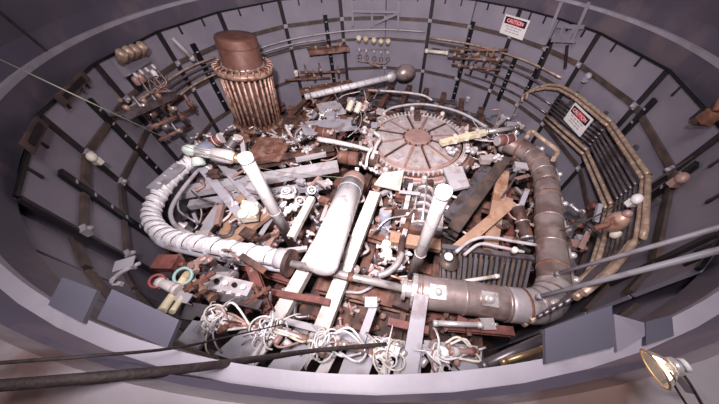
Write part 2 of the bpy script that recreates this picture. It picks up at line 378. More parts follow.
def pump():
    a = P(425, 191, -1.08); b = P(420, 230, -1.02); ax = b-a; L = ax.length; ax.normalize(); _, x, y = frame(ax); r = .13
    t = thing('pump_body', 'ribbed grey pump with bright tie rods below the wheel', 'pump', b-V((0, 0, r)))
    MB().lathe(a, ax, [(r*.55, 0), (r*.6, .03), (r*.62, L-.03), (r*.4, L)], 20).build('barrel', 'grey_tube', t)
    for s in (.05, .3, .5, .68, .95): MB().lathe(a+ax*L*s, ax, [(r*.78, -.012), (r*.82, -.006), (r*.82, .006), (r*.78, .012)], 22).build('rib', 'wheel' if s < .9 else 'steel', t)
    for k in range(8):
        q = 2*math.pi*k/8; e = (x*math.cos(q)+y*math.sin(q))*r*.9; MB().tube([a+e, b+e], .011, 6).build('tie_rod', 'bright_steel', t)
    for sg in (-1, 1): MB().beam(a+x*sg*r*1.25+V((0, 0, .04)), b+x*sg*r*1.3+V((0, 0, .04)), .045, .09).build('side_bar', 'white_dirty', t)
    MB().box(b+ax*.04, (r*2.8, .05, .12), x, ax).build('end_block', 'rust_dark', t)
pump()

# ---- large white tank lying across the frame
def white_tank():
    a = P(321, 266, -.60); b = P(354, 180, -.82); ax = (b-a); L = ax.length; ax.normalize(); r = 17*scl(a)
    t = thing('storage_tank', 'big white horizontal cylinder tank with domed near end', 'tank', a+V((0, 0, -r)))
    MB().lathe(a, ax, [(0, -r*.26), (r*.5, -r*.23), (r*.82, -r*.12), (r*.96, r*.04), (r, r*.2), (r, L-.10)], 36).build('shell', 'white', t)
    MB().lathe(a, ax, [(r, L-.10), (r*1.01, L-.09), (r*.99, L-.02), (r*.86, L+.03), (r*.3, L+.05), (0, L+.05)], 36).build('end_cap', 'hub', t)
    for s in (.16, .46, .80): MB().torus(a+ax*L*s, ax, r*1.0, .0035, 36, 6).build('weld_seam', 'light_grey', t)
    nz = MB().tube([a+ax*(L+.04), a+ax*(L+.12), a+ax*(L+.17)+V((0, 0, .05))], .022, 8).build('nozzle', 'white_dirty', t)
    MB().lathe(a+ax*(L+.10), ax, [(.04, 0), (.04, .02)], 12).build('nozzle_nut', 'bright_steel', nz)
    for s in (.2, .75):
        q = a+ax*L*s; MB().box(q+V((0, 0, -r-.06)), (.05, r*1.4, .14), ax, ax.cross(V((0, 0, 1)))).build('saddle', 'rust_dark', t)
white_tank()

# ---- two white hollow posts
def post(top, foot, zf, wpx, label):
    f = P(*foot, zf); T = above(f, *top); r = wpx/2*scl(T); ax = T-f; L = ax.length
    t = thing('support_post', label, 'post', f-ax.normalized()*.25, 'white tubular posts')
    MB().lathe(f, ax, [(r, -.25), (r, L-.01), (r*.97, L)], 28).build('shaft', 'white', t)
    MB().lathe(f, ax, [(r*1.06, L-.03), (r*1.08, L-.02), (r*1.08, L+.004), (r*1.0, L+.010), (0, L+.010)], 28).build('cap', 'white', t)
    MB().torus(f+ax*.42, ax, r*1.01, .004, 24, 6).build('seam', 'light_grey', t)
post((245, 157), (289, 238), -1.12, 14, 'white tubular post rising left of the big white tank')
post((444, 191), (411, 278), -1.12, 16, 'white tubular post rising right of the big white tank')

# ---- foil wrapped hose and the steel duct loop
def foil_hose():
    p = px_path([(207, 150), (192, 160), (176, 174), (162, 191), (153, 207), (152, 219), (160, 231), (177, 239), (203, 244), (243, 251), (284, 259)], (-.76, -.74))
    t = thing('insulated_hose', 'thick silver foil wrapped hose curving round the left side', 'hose', p[5]+V((0, 0, -.08)))
    sp = spline(p, 12); r = .062
    MB().tube(p, r, 16, 12).build('hose_body', 'wrap_white', t)
    for i in range(4, len(sp)-4, 5):
        ax = (sp[i+1]-sp[i-1]); _, x, y = frame(ax)
        ax = (ax.normalized()+x*random.uniform(.35, .55)).normalized()
        MB().torus(sp[i], ax, r*1.0, .012+.003*random.random(), 20, 8).build('wrap', 'wrap_white', t)
        MB().torus(sp[i]+(sp[i+1]-sp[i])*2.2, ax, r*1.0, .005, 20, 6).build('wrap_stripe', 'grey_tube', t)  # thin grey stripe drawn in the gap between wraps
    e = sp[-1]; ax = (sp[-1]-sp[-4]).normalized()
    MB().lathe(e, ax, [(.075, -.05), (.075, .02), (.05, .03)], 16).build('end_collar', 'light_grey', t)
    s = sp[0]; ax = (sp[0]-sp[3]).normalized()
    MB().lathe(s, ax, [(.078, -.08), (.09, -.04), (.085, .05), (.06, .07)], 16).build('start_collar', 'blue_grey', t)
foil_hose()
pipe('conduit', px_path([(153, 224), (150, 232), (162, 245), (190, 253), (235, 262), (285, 271)], (-.70, -.80)), .017, 'grey_paint', 'thin grey pipe bending just outside the foil hose')
pipe('conduit', px_path([(200, 168), (182, 190), (171, 210), (175, 225), (190, 234)], (-.85, -.86)), .018, 'light_grey', 'thin grey pipe bending just inside the foil hose')
def shaft():
    a = P(290, 263, -.76); b = P(411, 290, -.76); ax = b-a; L = ax.length
    t = thing('drive_pipe', 'slim steel pipe running under tank from foil hose to duct', 'pipe', a+V((0, 0, -.05)))
    MB().lathe(a, ax, [(.026, 0), (.026, L)], 14).build('pipe_run', 'steel', t)
    MB().lathe(a, ax, [(.10, -.02), (.10, .012)], 18, False).build('brown_flange', 'rust_dark', t)
    for s in (.24, .5): MB().lathe(a+ax*s, ax, [(.032, 0), (.032, .04)], 14).build('coupling', 'rust', t)
    MB().lathe(b, ax, [(.075, -.06), (.075, -.035), (.05, -.03), (.05, 0), (.115, .0), (.115, .03)], 20, False).build('reducer', 'steel', t)
shaft()
def duct():
    r = .108
    p = [P(413, 290.5, -.76), P(470, 298, -.76), P(515, 305, -.77), P(541, 304, -.78), P(553, 290, -.80), P(553, 265, -.82), P(549, 225, -.85), P(547, 190, -.90), P(541, 168, -.93), P(526, 152, -.95), P(506, 143, -.97)]
    t = thing('steam_duct', 'thick brownish steel duct looping round the right side', 'duct', p[3]+V((0, 0, -r)))
    sp = spline(p, 8); runs = [(0, 14, 'duct'), (14, 34, 'steel'), (34, 58, 'duct'), (58, len(sp)-1, 'duct')]
    for a, b, m in runs: MB().tube(sp[a:b+1], r if m == 'duct' else r*1.03, 18, 1).build('duct_section', 'elbow_grey' if m == 'steel' else m, t)
    for i in [1, 7, 14, 18, 22, 26, 30, 34, 39, 44, 49, 54, 58, 62, 66, 70, 75, len(sp)-2]:
        ax = sp[min(i+1, len(sp)-1)]-sp[i-1]
        MB().lathe(sp[i]-ax.normalized()*.012, ax, [(r*1.0, -.004), (r*1.045, 0), (r*1.045, .016), (r*1.0, .02)], 20).build('band_clamp', 'duct' if i % 3 else 'rust', t)
    for i, (dx, dz) in {3: (.0, 1), 10: (0, 1), 24: (.2, 1), 36: (.75, .6), 42: (.8, .55), 47: (.8, .55), 52: (.8, .6), 60: (.8, .6), 69: (.5, .8)}.items():
        d = (sp[i+1]-sp[i-1]).normalized(); n = V((dx, -.25 if dx < .3 else -.1, dz)); n = (n-d*n.dot(d)).normalized(); q = sp[i]+n*(r*1.05)
        pl = MB().box(q, (.10, .085, .012), d, d.cross(n)).build('lug_plate', 'steel', t)
        MB().ell(q+n*.012, .026, .026, .026, n, 10).build('lug_dome', 'bright_steel', pl)
    e = len(sp)-1; ax = sp[e]-sp[e-2]
    MB().lathe(sp[e], ax, [(r*1.2, -.02), (r*1.2, .02), (r*.8, .03), (r*.7, .12)], 18).build('end_flange', 'steel', t)
duct()

# ---- foil pipe with grey bulb, back centre
def bulb_pipe():
    a = P(305, 97, -1.16); b = P(391, 77, -1.06)
    t = thing('foil_pipe', 'silver foil wrapped straight pipe below the cream caps', 'pipe', a+V((0, 0, -.06)))
    MB().tube([a, b], .05, 12).build('pipe_body', 'wrap_white', t)
    ax = (b-a).normalized(); L = (b-a).length
    for i in range(11): MB().torus(a+ax*L*(i+.5)/11, ax+V((random.uniform(-.3, .3), 0, .3)), .05, .012, 14, 6).build('wrap', 'foil', t)
    MB().ell(b+V((.0, 0, .0)), .075, .09, .10, ax).build('crumpled_end', 'foil', t)
    c = P(405, 72.5, -1.05); o = MB().ell(c, .15, .14, .20, V((1, .25, .05)), 20).torus(c-V((.12, .03, .0)), V((1, .25, .05)), .07, .014, 16, 6).build('pressure_bulb', 'duct')
    tag(o, 'dark grey egg shaped bulb at the end of foil pipe', 'bulb vessel')
bulb_pipe()

# ---- beams ------------------------------------------------------------------------------------------
def beam(name, a, b, z, wd, ht, m, label, cat='beam', sec='box', group=None):
    z = z if isinstance(z, tuple) else (z, z)
    p, q = P(*a, z[0]), P(*b, z[1])
    return tag(MB().beam(p, q, wd*scl((p+q)/2), ht, sec=sec).build(name, m), label, cat, group)
beam('rail', (375, 194), (315, 347), -.92, 13, .07, 'rail_paint', 'long cream rail right of the white tank running to front', 'rail', 'C')
beam('rail', (330, 226), (274, 326), -.92, 13, .07, 'rail_paint', 'long cream rail passing under the left side of white tank', 'rail', 'C')
beam('rail', (312, 198), (291, 238), -.86, 7, .05, 'rail_paint', 'short whitish rail between left post and tank', 'rail', 'C')
beam('cross_bar', (285, 321), (324, 331), -.80, 6, .03, 'light_grey', 'light bar bridging the two cream rails at front', 'bar')
beam('channel_beam', (178, 193), (338, 166), -1.0, 11, .08, 'light_grey', 'light grey channel beam behind the left white post', 'beam', 'C')
beam('channel_beam', (190, 205), (330, 184), -1.08, 8, .06, 'grey_paint', 'second grey channel beam in front of the light grey one', 'beam', 'C')
beam('deck_beam', (222, 170), (334, 150), -1.06, 9, .08, 'rust_dark', 'dark brown beam along front edge of exchanger deck', 'beam', 'I')
beam('brace', (196, 160), (244, 220), (-.80, -1.0), 8, .045, 'grey_paint', 'grey diagonal brace below the pale valve actuator', 'brace', 'L')
beam('brace', (214, 157), (262, 212), (-.86, -1.05), 6, .045, 'grey_paint', 'second grey diagonal brace right of first below actuator', 'brace', 'L')
beam('brace', (228, 200), (206, 232), (-.98, -1.0), 10, .05, 'grey_paint', 'short grey brace crossing the left lattice', 'brace', 'L')
beam('brace', (238, 167), (206, 182), (-.98, -.98), 5, .03, 'light_grey', 'thin light brace left of the white post head', 'brace')
beam('brace', (180, 165), (152, 190), (-.7, -.70), 12, .03, 'grey_paint', 'flat grey bar behind the foil hose bend', 'brace')
beam('timber', (503, 172), (489, 252), -1.04, 12, .05, 'wood', 'upright orange brown timber board right of the wheel', 'board')
beam('timber', (512, 203), (456, 250), -.95, 10, .05, 'wood', 'slanting orange brown timber board crossing the upright board', 'board')
beam('timber', (268, 212), (226, 246), -.98, 12, .05, 'wood', 'orange brown board under the left white post', 'board')
beam('timber', (244, 196), (222, 240), -1.05, 9, .05, 'wood', 'narrow orange brown board left of the cream block', 'board')
beam('girder', (505, 160), (452, 232), -.98, 11, .10, 'band', 'dark brown girder slanting down right of the wheel', 'girder', 'I')
beam('girder', (486, 168), (447, 220), -1.1, 10, .08, 'grey_tube', 'greyish girder alongside the dark brown girder', 'girder', 'I')
beam('girder', (190, 247), (300, 282), -.95, 10, .08, 'rust_red', 'reddish brown girder below the foil hose', 'girder', 'I')
beam('girder', (250, 262), (268, 312), -.80, 9, .07, 'rust_red', 'reddish brown strut leaning below the foil hose end', 'girder', 'I')
beam('girder', (268, 292), (330, 303), -.86, 6, .05, 'rust_red', 'thin red brown bar crossing the cream rails', 'girder')
beam('girder', (320, 283), (470, 318), -1.10, 18, .12, 'rust', 'wide rusty girder behind the slim steel pipe', 'girder', 'I')
beam('girder', (300, 305), (480, 348), -1.15, 22, .12, 'rust_dark', 'wide dark rusty girder nearer the front', 'girder', 'I')
beam('girder', (345, 225), (410, 245), -1.15, 15, .1, 'rust', 'rusty girder between tank and right white post', 'girder', 'I')
beam('girder', (390, 238), (440, 246), -1.02, 12, .06, 'wood', 'pale brown bar behind the right white post', 'girder')
beam('girder', (388, 322), (428, 331), -.70, 7, .05, 'rust_red', 'short red bar beside the upright grey bar', 'girder')
beam('girder', (445, 326), (512, 332), -.80, 8, .06, 'rust_red', 'red brown bar underneath the front duct', 'girder', 'I')
beam('girder', (200, 262), (196, 240), -1.1, 14, .08, 'rust_dark', 'dark brown girder under the foil hose', 'girder', 'I')
beam('upright_bar', (421, 296), (408, 378), -.62, 15, .05, 'grey_paint', 'long grey bar running from duct flange to the ledge', 'bar', 'C')
beam('upright_bar', (375, 303), (361, 342), -.72, 8, .04, 'grey_paint', 'narrow grey bar with a small box at its head', 'bar', 'C')
o = tag(MB().box(P(371, 303, -.70), (.075, .06, .05)).lathe(P(371, 303, -.675), (0, 0, 1), [(.016, 0), (.016, .012)], 10).build('junction_box', 'light_grey'), 'small light box at the head of narrow grey bar', 'box')
# front shelf plates and fins reaching under the ledge
def fin(poly, z, label, m='light_grey', th=.02, name='fin_plate', group='grey fin plates along the front ledge'):
    return tag(MB().prism([P(a, b, z) for a, b in poly], th).build(name, m), label, 'plate', group)
fin([(196, 316), (216, 322), (198, 349), (176, 342)], -.50, 'grey fin plate nearest the left ledge plate', 'grey_paint')
fin([(246, 326), (275, 334), (243, 363), (214, 354)], -.55, 'wide grey fin plate left of second wire knot', 'grey_paint')
fin([(268, 333), (277, 335), (255, 366), (245, 364)], -.53, 'narrow pale fin between first two wide fins', 'white_dirty')
fin([(289, 342), (318, 346), (297, 375), (266, 369)], -.60, 'wide grey fin plate right of second wire knot', 'grey_paint')
fin([(328, 352), (337, 354), (324, 380), (312, 378)], -.58, 'narrow pale fin below third wire knot', 'white_dirty')
fin([(349, 345), (377, 350), (366, 383), (336, 380)], -.62, 'wide grey fin plate between third and fourth wire knots', 'grey_paint')
fin([(385, 360), (394, 361), (386, 383), (374, 382)], -.58, 'narrow pale fin below fourth wire knot', 'white_dirty')
fin([(397, 352), (422, 353), (420, 383), (392, 383)], -.66, 'square grey fin at the foot of long grey bar', 'grey_paint')
fin([(455, 357), (482, 350), (481, 375), (450, 380)], -.60, 'grey fin plate at the right end of the fins', 'grey_paint')
fin([(434, 360), (445, 360), (441, 383), (428, 383)], -.58, 'narrow pale fin below the last wire knot', 'white_dirty')
fin([(337, 330), (424, 344), (424, 356), (332, 344)], -.74, 'long grey shelf strip behind the wire knots', 'grey_paint', .025, 'shelf_strip', None)
fin([(424, 340), (478, 346), (478, 358), (424, 354)], -.74, 'short grey shelf strip left of gold rod', 'grey_paint', .025, 'shelf_strip', None)
fin([(178, 346), (252, 374), (250, 379), (174, 350)], -.40, 'brown edging strip along left front ledge', 'rust', .03, 'edge_strip', None)

# ---- wire knots along the fins
def knot(px, py, z, s, label):
    c = P(px, py, z); t = thing('wire_knot', label, 'wiring', c+V((0, 0, -.06)), 'white wire knots on the fins')
    m = MB().lathe(c+V((0, 0, -.05)), V((.2, .1, 1)), [(.02*s, 0), (.028*s, .02), (.028*s, .05), (.015*s, .06)], 10).box(c+V((.03*s, .01, 0)), (.07*s, .045*s, .03), (1, -.4, .2), (.4, 1, 0)).box(c+V((-.035*s, 0, .01)), (.05*s, .04*s, .03), (1, .5, -.2), (-.5, 1, 0)); m.build('connector', 'white', t)
    for i in range(15):
        a = random.uniform(0, 6.28); ax = V((math.cos(a)*.8, math.sin(a)*.8, random.uniform(.3, 1)))
        MB().torus(c+V((random.uniform(-.04, .04), random.uniform(-.03, .03), random.uniform(0, .04)))*s, ax, random.uniform(.025, .06)*s, .0045, 18, 5, random.uniform(3, 6.29), a).build('wire_loop', random.choice(['white', 'white', 'white', 'cream', 'light_grey', 'hub']), t)
    for i in range(5):
        a = random.uniform(0, 6.28); e = V((math.cos(a), math.sin(a), 0))
        MB().tube([c+e*.02, c+e*.07*s+V((0, 0, .03)), c+e*.12*s+V((0, 0, -.01)), c+e*.14*s+V((0, 0, -.06))], .004, 5).build('wire', random.choice(['white', 'cream', 'rust_dark', 'light_grey']), t)
    for i in range(4):
        e = V((random.uniform(-.09, .09), random.uniform(-.05, .05), random.uniform(-.03, .04)))*s
        MB().lathe(c+e, V((random.uniform(-1, 1), random.uniform(-1, 1), .3)), [(.012, -.022), (.017, -.016), (.017, .016), (.012, .022)], 8).build('plug', random.choice(['hub', 'rust', 'white_dirty', 'steel']), t)
knot(217, 321, -.48, 1.0, 'white wire knot at far left of the fin row')
knot(270, 333, -.52, 1.15, 'white wire knot second from left on fin row')
knot(326, 343, -.55, 1.05, 'white wire knot in the middle of fin row')
knot(386, 353, -.56, 1.05, 'white wire knot just left of long grey bar')
knot(440, 356, -.56, 1.0, 'white wire knot at far right of the fin row')
for i, (a, b, mm) in enumerate([((225, 316), (258, 330), 'between the first and second wire knots'), ((281, 330), (312, 342), 'between the second and middle wire knots'), ((337, 343), (374, 353), 'between the middle and fourth wire knots'), ((449, 352), (478, 352), 'right of the last wire knot')]):
    p, q = P(*a, -.50), P(*b, -.55)
    t = thing('hose_link', 'brown jointed hose link '+mm, 'hose', p+V((0, 0, -.03)), 'brown links joining the wire knots')
    MB().tube([p, p.lerp(q, .5)+V((0, 0, .025)), q], .014, 8).build('hose', 'hub', t)
    for s in (.2, .45, .75):
        MB().lathe(p.lerp(q, s)+V((0, 0, .012)), q-p, [(.021, -.016), (.021, .016)], 8).build('ferrule', random.choice(['white_dirty', 'rust', 'steel', 'rust_red']), t)
    for k in range(4):
        e = V((random.uniform(-.05, .05), random.uniform(-.05, .05), .01)); MB().tube([p+e, p.lerp(q, .5)+e*1.5+V((0, 0, random.uniform(0, .06))), q-e], .006, 5).build('wire', random.choice(['white', 'cream', 'hub']), t)

# ---- grille panel right of centre
def grille():
    c = [P(441, 251, -.95), P(532, 263, -.95), P(524, 296, -.95), P(440, 287, -.95)]
    t = thing('grille', 'dark slatted grille panel in the corner of the duct', 'grille', (c[0]+c[2])/2+V((0, 0, -.05)))
    MB().prism([q+V((0, 0, -.04)) for q in c], .02).build('back_sheet', 'dark_grey', t)
    for i in range(17):
        s = (i+.5)/17; MB().beam(c[0].lerp(c[1], s), c[3].lerp(c[2], s), .02, .05).build('slat', 'band' if i % 2 else 'dark_grey', t)
    MB().beam(c[0]+V((0, .02, .03)), c[1]+V((0, .02, .03)), .04, .05).build('top_bar', 'grey_tube', t)
    MB().lathe(P(449, 262, -.90), (0, 0, 1), [(.075, 0), (.08, .012), (0, .014)], 20).build('cover_disc', 'band', t)
grille()
def rod(a, b, z, r, m, label, cat='rod', extra=None):
    z = z if isinstance(z, tuple) else (z, z); p, q = P(*a, z[0]), P(*b, z[1])
    return tag(MB().tube([p, q], r, 8).lathe(p, q-p, [(r*1.18, -.006), (r*1.18, .025)], 8).lathe(q, p-q, [(r*1.18, -.006), (r*1.18, .025)], 8).build('rod', m), label, cat)
rod((440, 285), (498, 276), -.80, .014, 'rail_paint', 'pale tan rod lying across the dark grille')
pipe('bent_tube', px_path([(456, 252), (470, 241), (488, 237), (512, 241), (536, 245)], -.84), .014, 'light_grey', 'upper bent grey tube above the dark grille')
pipe('bent_tube', px_path([(464, 255), (480, 244), (500, 247), (524, 252)], -.84), .013, 'light_grey', 'lower bent grey tube above the dark grille')
rod((434, 323), (482, 325), -.62, .015, 'bright_steel', 'bright steel rod just in front of the duct')
rod((502, 362), (546, 348), -.42, .012, 'brass', 'gold coloured rod ending at the right ledge plate')
rod((482, 366), (548, 337), -.55, .024, 'grey_tube', 'dull grey rod behind the gold coloured rod')
tag(MB().lathe(P(448, 258, -.84), (0, 0, 1), [(.03, 0), (.035, .03), (.02, .05), (0, .052)], 12).build('knob', 'white'), 'small white knob at the corner of the grille', 'knob')
tag(MB().lathe(P(513, 252, -.80), (0, 0, 1), [(.02, 0), (.024, .03), (.02, .05), (0, .052)], 12).build('knob', 'cream'), 'small cream knob on the lower bent grey tube', 'knob')

# ================================================================== SPECIFIC FITTINGS
def actuator():
    a = P(188, 150, -.62); b = P(236, 158, -.68); ax = b-a; L = ax.length; ax.normalize()
    t = thing('valve_actuator', 'pale green and white valve actuator above the foil hose', 'actuator', a+V((0, 0, -.08)))
    MB().lathe(a, ax, [(0, -.04), (.04, -.035), (.055, 0), (.055, .07), (.04, .08)], 18).build('end_cap', 'green', t)
    MB().lathe(a, ax, [(.038, .07), (.038, L*.55)], 14).build('yoke', 'bright_steel', t)
    for k in range(4): MB().tube([a+ax*.08+frame(ax)[1]*.05*math.cos(k*1.57)+frame(ax)[2]*.05*math.sin(k*1.57), a+ax*L*.55+frame(ax)[1]*.05*math.cos(k*1.57)+frame(ax)[2]*.05*math.sin(k*1.57)], .008, 6).build('tie_rod', 'light_grey', t)
    MB().lathe(a, ax, [(.03, L*.5), (.068, L*.54), (.068, L*.9), (.05, L*.96), (.035, L)], 18).build('body', 'white_dirty', t)
    MB().lathe(b, ax, [(.05, 0), (.05, .02), (.03, .03), (.03, .05)], 14).build('port', 'brass', t)
    MB().lathe(a+V((0, 0, -.02))+ax*.05, V((.2, -.6, -.8)), [(.03, 0), (.045, .05), (.06, .10), (.06, .13)], 14).build('neck', 'green', t)
    MB().lathe(a+V((0, 0, -.02))+ax*.05, V((.2, -.6, -.8)), [(.05, .03), (.05, .045)], 14).build('gasket', 'rust_red', t)
actuator()
def drum(px, py, z, ax, r, L, m, m2, label, name='canister'):
    c = P(px, py, z); ax = V(ax).normalized(); t = thing(name, label, 'canister', c-V((0, 0, r)))
    MB().lathe(c, ax, [(r*.85, -L/2), (r, -L/2+.01), (r, L/2-.01), (r*.85, L/2)], 20).build('body', m, t)
    for s in (-.5, .5): MB().lathe(c+ax*(s*(L+.006)), ax, [(r*.95, -.008), (r*.95, .008)], 20, False).build('end_plate', m2, t)
    MB().torus(c, ax, r, .006, 20, 6).build('strap', m2, t)
    return t
drum(325, 133, -1.10, (1, -.25, 0), .075, .26, 'brown_cap', 'copper', 'small brown drum lying left of the wheel')
drum(349, 158, -.98, (1, -.2, 0), .08, .22, 'rust', 'rust_dark', 'brown drum just behind the white tank end')
drum(371, 160, -1.0, (1, -.2, 0), .075, .16, 'rust_dark', 'rust', 'dark drum between white tank and wheel')
drum(384, 224, -1.05, (.1, .4, 1), .06, .28, 'blue_grey', 'light_grey', 'upright blue grey canister right of cream rail')
drum(386, 246, -.98, (.1, .2, 1), .04, .05, 'yellow_cream', 'cream', 'small yellow cap below the blue grey canister')
drum(387, 254, -.96, (.1, .2, 1), .04, .05, 'yellow_cream', 'cream', 'small yellow cap beside pipe elbow below the other cap')
drum(229, 147, -.72, (.5, .6, .4), .045, .2, 'dark_grey', 'steel', 'dark cylinder leaning beside the pale actuator')
drum(216, 141, -.75, (.8, .3, .3), .06, .12, 'rust_red', 'white_dirty', 'red cylinder behind the pale actuator')
drum(237, 142, -.78, (.5, .3, .8), .05, .12, 'rust_red', 'white_dirty', 'red cylinder beside the left white post head')
drum(505, 140, -.88, (1, .2, 0), .06, .2, 'rust_red', 'light_grey', 'reddish cylinder joining the duct end to wheel')
drum(522, 222, -.95, (0, 1, .2), .055, .3, 'rust_dark', 'steel', 'dark brown cylinder standing left of the right duct')
drum(215, 272, -.72, (1, -.3, 0), .05, .28, 'grey_tube', 'steel', 'grey cylinder beneath the thin grey pipe')
pipe('silver_pipe', px_path([(318, 139), (340, 143), (362, 148), (378, 153)], -.92), [.034, .02], 'white_dirty', 'tapered whitish pipe behind the white tank')
pipe('silver_pipe', px_path([(366, 166), (368, 155), (372, 148)], -.86), .016, 'white', 'short white riser at the rear of the tank')
pipe('ring_pipe', px_path([(384, 112), (395, 107), (420, 104), (446, 108), (466, 115), (488, 128)], -1.02), .018, 'light_grey', 'curved light pipe arching over the back of wheel')
pipe('ring_pipe', px_path([(368, 90), (400, 92), (422, 95), (432, 100)], -1.15), .018, 'white_dirty', 'pale pipe running behind the back of wheel')
pipe('brown_pipe', px_path([(408, 222), (403, 238), (400, 255)], (-.98, -.88)), .028, 'rust_dark', 'brown pipe dropping from below the wheel')
pipe('elbow_pipe', px_path([(402, 253), (397, 264), (388, 272), (378, 276)], -.86), .026, 'steel', 'silver elbow pipe at the foot of brown pipe')
def yoke():
    c = P(406, 216, -.98); t = thing('pipe_yoke', 'dark yoke holding the brown pipe under the wheel', 'bracket', c)
    MB().box(c, (.22, .10, .08)).build('yoke_block', 'rust_dark', t); MB().tube([c+V((0, 0, .0)), c+V((.0, -.06, .12))], .014, 8).build('yoke_pin', 'light_grey', t)
yoke()
tag(MB().prism(px_path([(383, 173), (404, 170), (400, 190), (374, 184)], -.98), .02).build('cover_plate', 'cream'), 'cream plate leaning against the left side of wheel', 'plate')
tag(MB().prism(px_path([(443, 168), (462, 166), (470, 186), (452, 190)], -.95), .03).build('cover_plate', 'light_grey'), 'light grey plate below the right side of wheel', 'plate')
tag(MB().prism(px_path([(242, 200), (258, 202), (256, 217), (240, 219)], -.82), .06).ell(P(248, 206, -.80), .07, .05, .03).ell(P(243, 213, -.80), .05, .06, .03).ell(P(254, 211, -.80), .04, .06, .035).build('insulation_block', 'cream'), 'cream insulation block between foil hose and left post', 'block')
def strap():
    p = px_path([(441, 143), (460, 139), (486, 132)], -.92); t = thing('cream_duct', 'flat cream duct with collars right of the wheel hub', 'duct', p[0])
    MB().beam(p[0], p[2], .075, .05).build('duct_body', 'yellow_cream', t)
    for s in (.3, .55, .8): MB().beam(p[0].lerp(p[2], s)-V((.02, 0, -.01)), p[0].lerp(p[2], s)+V((.02, 0, .01)), .10, .07).build('collar', 'cream', t)
strap()
rod((486, 132), (515, 128), -.90, .03, 'steel', 'grey rod continuing from flat cream duct')
pipe('bent_pipe', px_path([(527, 137), (531, 131), (541, 138), (557, 151), (553, 160)], -.72), .022, 'tan_tube', 'pale zigzag pipe over the right duct elbow', k=8)
# left front corner
pipe('yellow_pipe', px_path([(188, 273), (176, 291), (162, 311)], (-.50, -.40)), .022, 'yellow_cream', 'thicker pale yellow pipe beside the large left plate')
pipe('yellow_pipe', px_path([(195, 281), (184, 295), (172, 312)], (-.50, -.40)), .015, 'yellow_cream', 'thinner pale yellow pipe beside the large left plate')
tag(MB().torus(P(183, 276, -.46), V((.2, -.3, 1)), .045, .009, 20, 6).build('seal_ring', 'teal'), 'teal ring round the head of yellow pipe', 'ring')
tag(MB().torus(P(157, 281, -.40), V((.5, -.3, 1)), .032, .009, 20, 6).build('seal_ring', 'red'), 'red ring left of the yellow pipes', 'ring')
rod((160, 282), (178, 290), -.42, .026, 'white_dirty', 'short pale rod through the red ring')
def manifold():
    a = P(190, 277, -.62); b = P(252, 291, -.66); t = thing('manifold', 'pale ported manifold block below the red girder', 'manifold', a)
    MB().beam(a, b, .085, .07).build('block', 'light_grey', t)
    for i in range(7):
        q = a.lerp(b, (i+.6)/7.2); MB().lathe(q+V((0, 0, .03)), (0, 0, 1), [(.012, 0), (.015, .02), (.015, .03)], 10).build('port', 'black' if i % 2 else 'white', t)
    for i in range(6):
        q = a.lerp(b, (i+1)/7); MB().box(q+V((.0, -.045, .01)), (.03, .02, .05)).build('lug', 'white_dirty', t)
manifold()
pipe('hook_pipe', px_path([(192, 276), (190, 268), (196, 262), (206, 262)], -.60), .016, 'light_grey', 'hooked grey pipe above the ported manifold')
fin([(180, 300), (222, 308), (206, 322), (176, 318)], -.50, 'dark frame plate behind the first wire knot', 'dark_grey', .03, 'frame_plate', None)
beam('frame_bar', (176, 296), (192, 300), -.45, 9, .04, 'grey_paint', 'short grey bar right of yellow pipes', 'bar', 'C')
beam('frame_bar', (200, 292), (262, 306), -.66, 9, .05, 'grey_tube', 'dull grey bar below the ported manifold', 'bar', 'C')
beam('frame_bar', (116, 268), (136, 262), -.28, 12, .03, 'grey_paint', 'grey bracket fixed low on the left liner wall', 'bar', 'L')
pipe('tie_rod', px_path([(112, 280), (122, 272), (140, 263)], (-.22, -.3)), .010, 'light_grey', 'thin light tie rod by the left wall bracket')
tag(MB().ell(P(114, 281, -.26), .018, .016, .014).box(P(118, 284, -.26), (.035, .02, .02)).build('rod_clamp', 'light_grey'), 'light clamp at the end of thin tie rod', 'clamp')
# white valve cluster between post and tank
def valve(px, py, z, s, m, m2, label, group=None, ax=(0, 0, 1)):
    c = P(px, py, z); ax = V(ax).normalized(); _, x, y = frame(ax)
    t = thing('valve', label, 'valve', c-ax*.04*s, group)
    MB().lathe(c-x*.07*s, x, [(.028*s, 0), (.028*s, .02*s), (.018*s, .025*s), (.034*s, .05*s), (.034*s, .09*s), (.018*s, .115*s), (.028*s, .12*s), (.028*s, .14*s)], 10).build('body', m, t)
    MB().lathe(c, ax, [(.014*s, 0), (.014*s, .08*s), (.022*s, .085*s), (.0, .1*s)], 8).build('stem', m2, t)
    MB().torus(c+ax*.08*s, ax, .04*s, .008*s, 16, 5).tube([c+ax*.08*s-x*.04*s, c+ax*.08*s+x*.04*s], .005*s, 5).build('handwheel', m2, t)
valve(288, 196, -.88, .95, 'white', 'white', 'white valve nearest the left white post', 'white valves between post and tank')
valve(298, 204, -.88, 1.0, 'white', 'white_dirty', 'white valve in the middle between post and tank', 'white valves between post and tank', (.5, -.2, .8))
valve(288, 210, -.88, .9, 'white', 'white', 'white valve below the one nearest left post', 'white valves between post and tank', (-.4, .2, .8))
valve(312, 192, -.90, .9, 'blue_grey', 'white', 'bluish white valve close to the white tank', 'white valves between post and tank', (.2, -.4, .8))
valve(276, 196, -.95, .8, 'white_dirty', 'light_grey', 'dull white valve touching left post', 'white valves between post and tank')
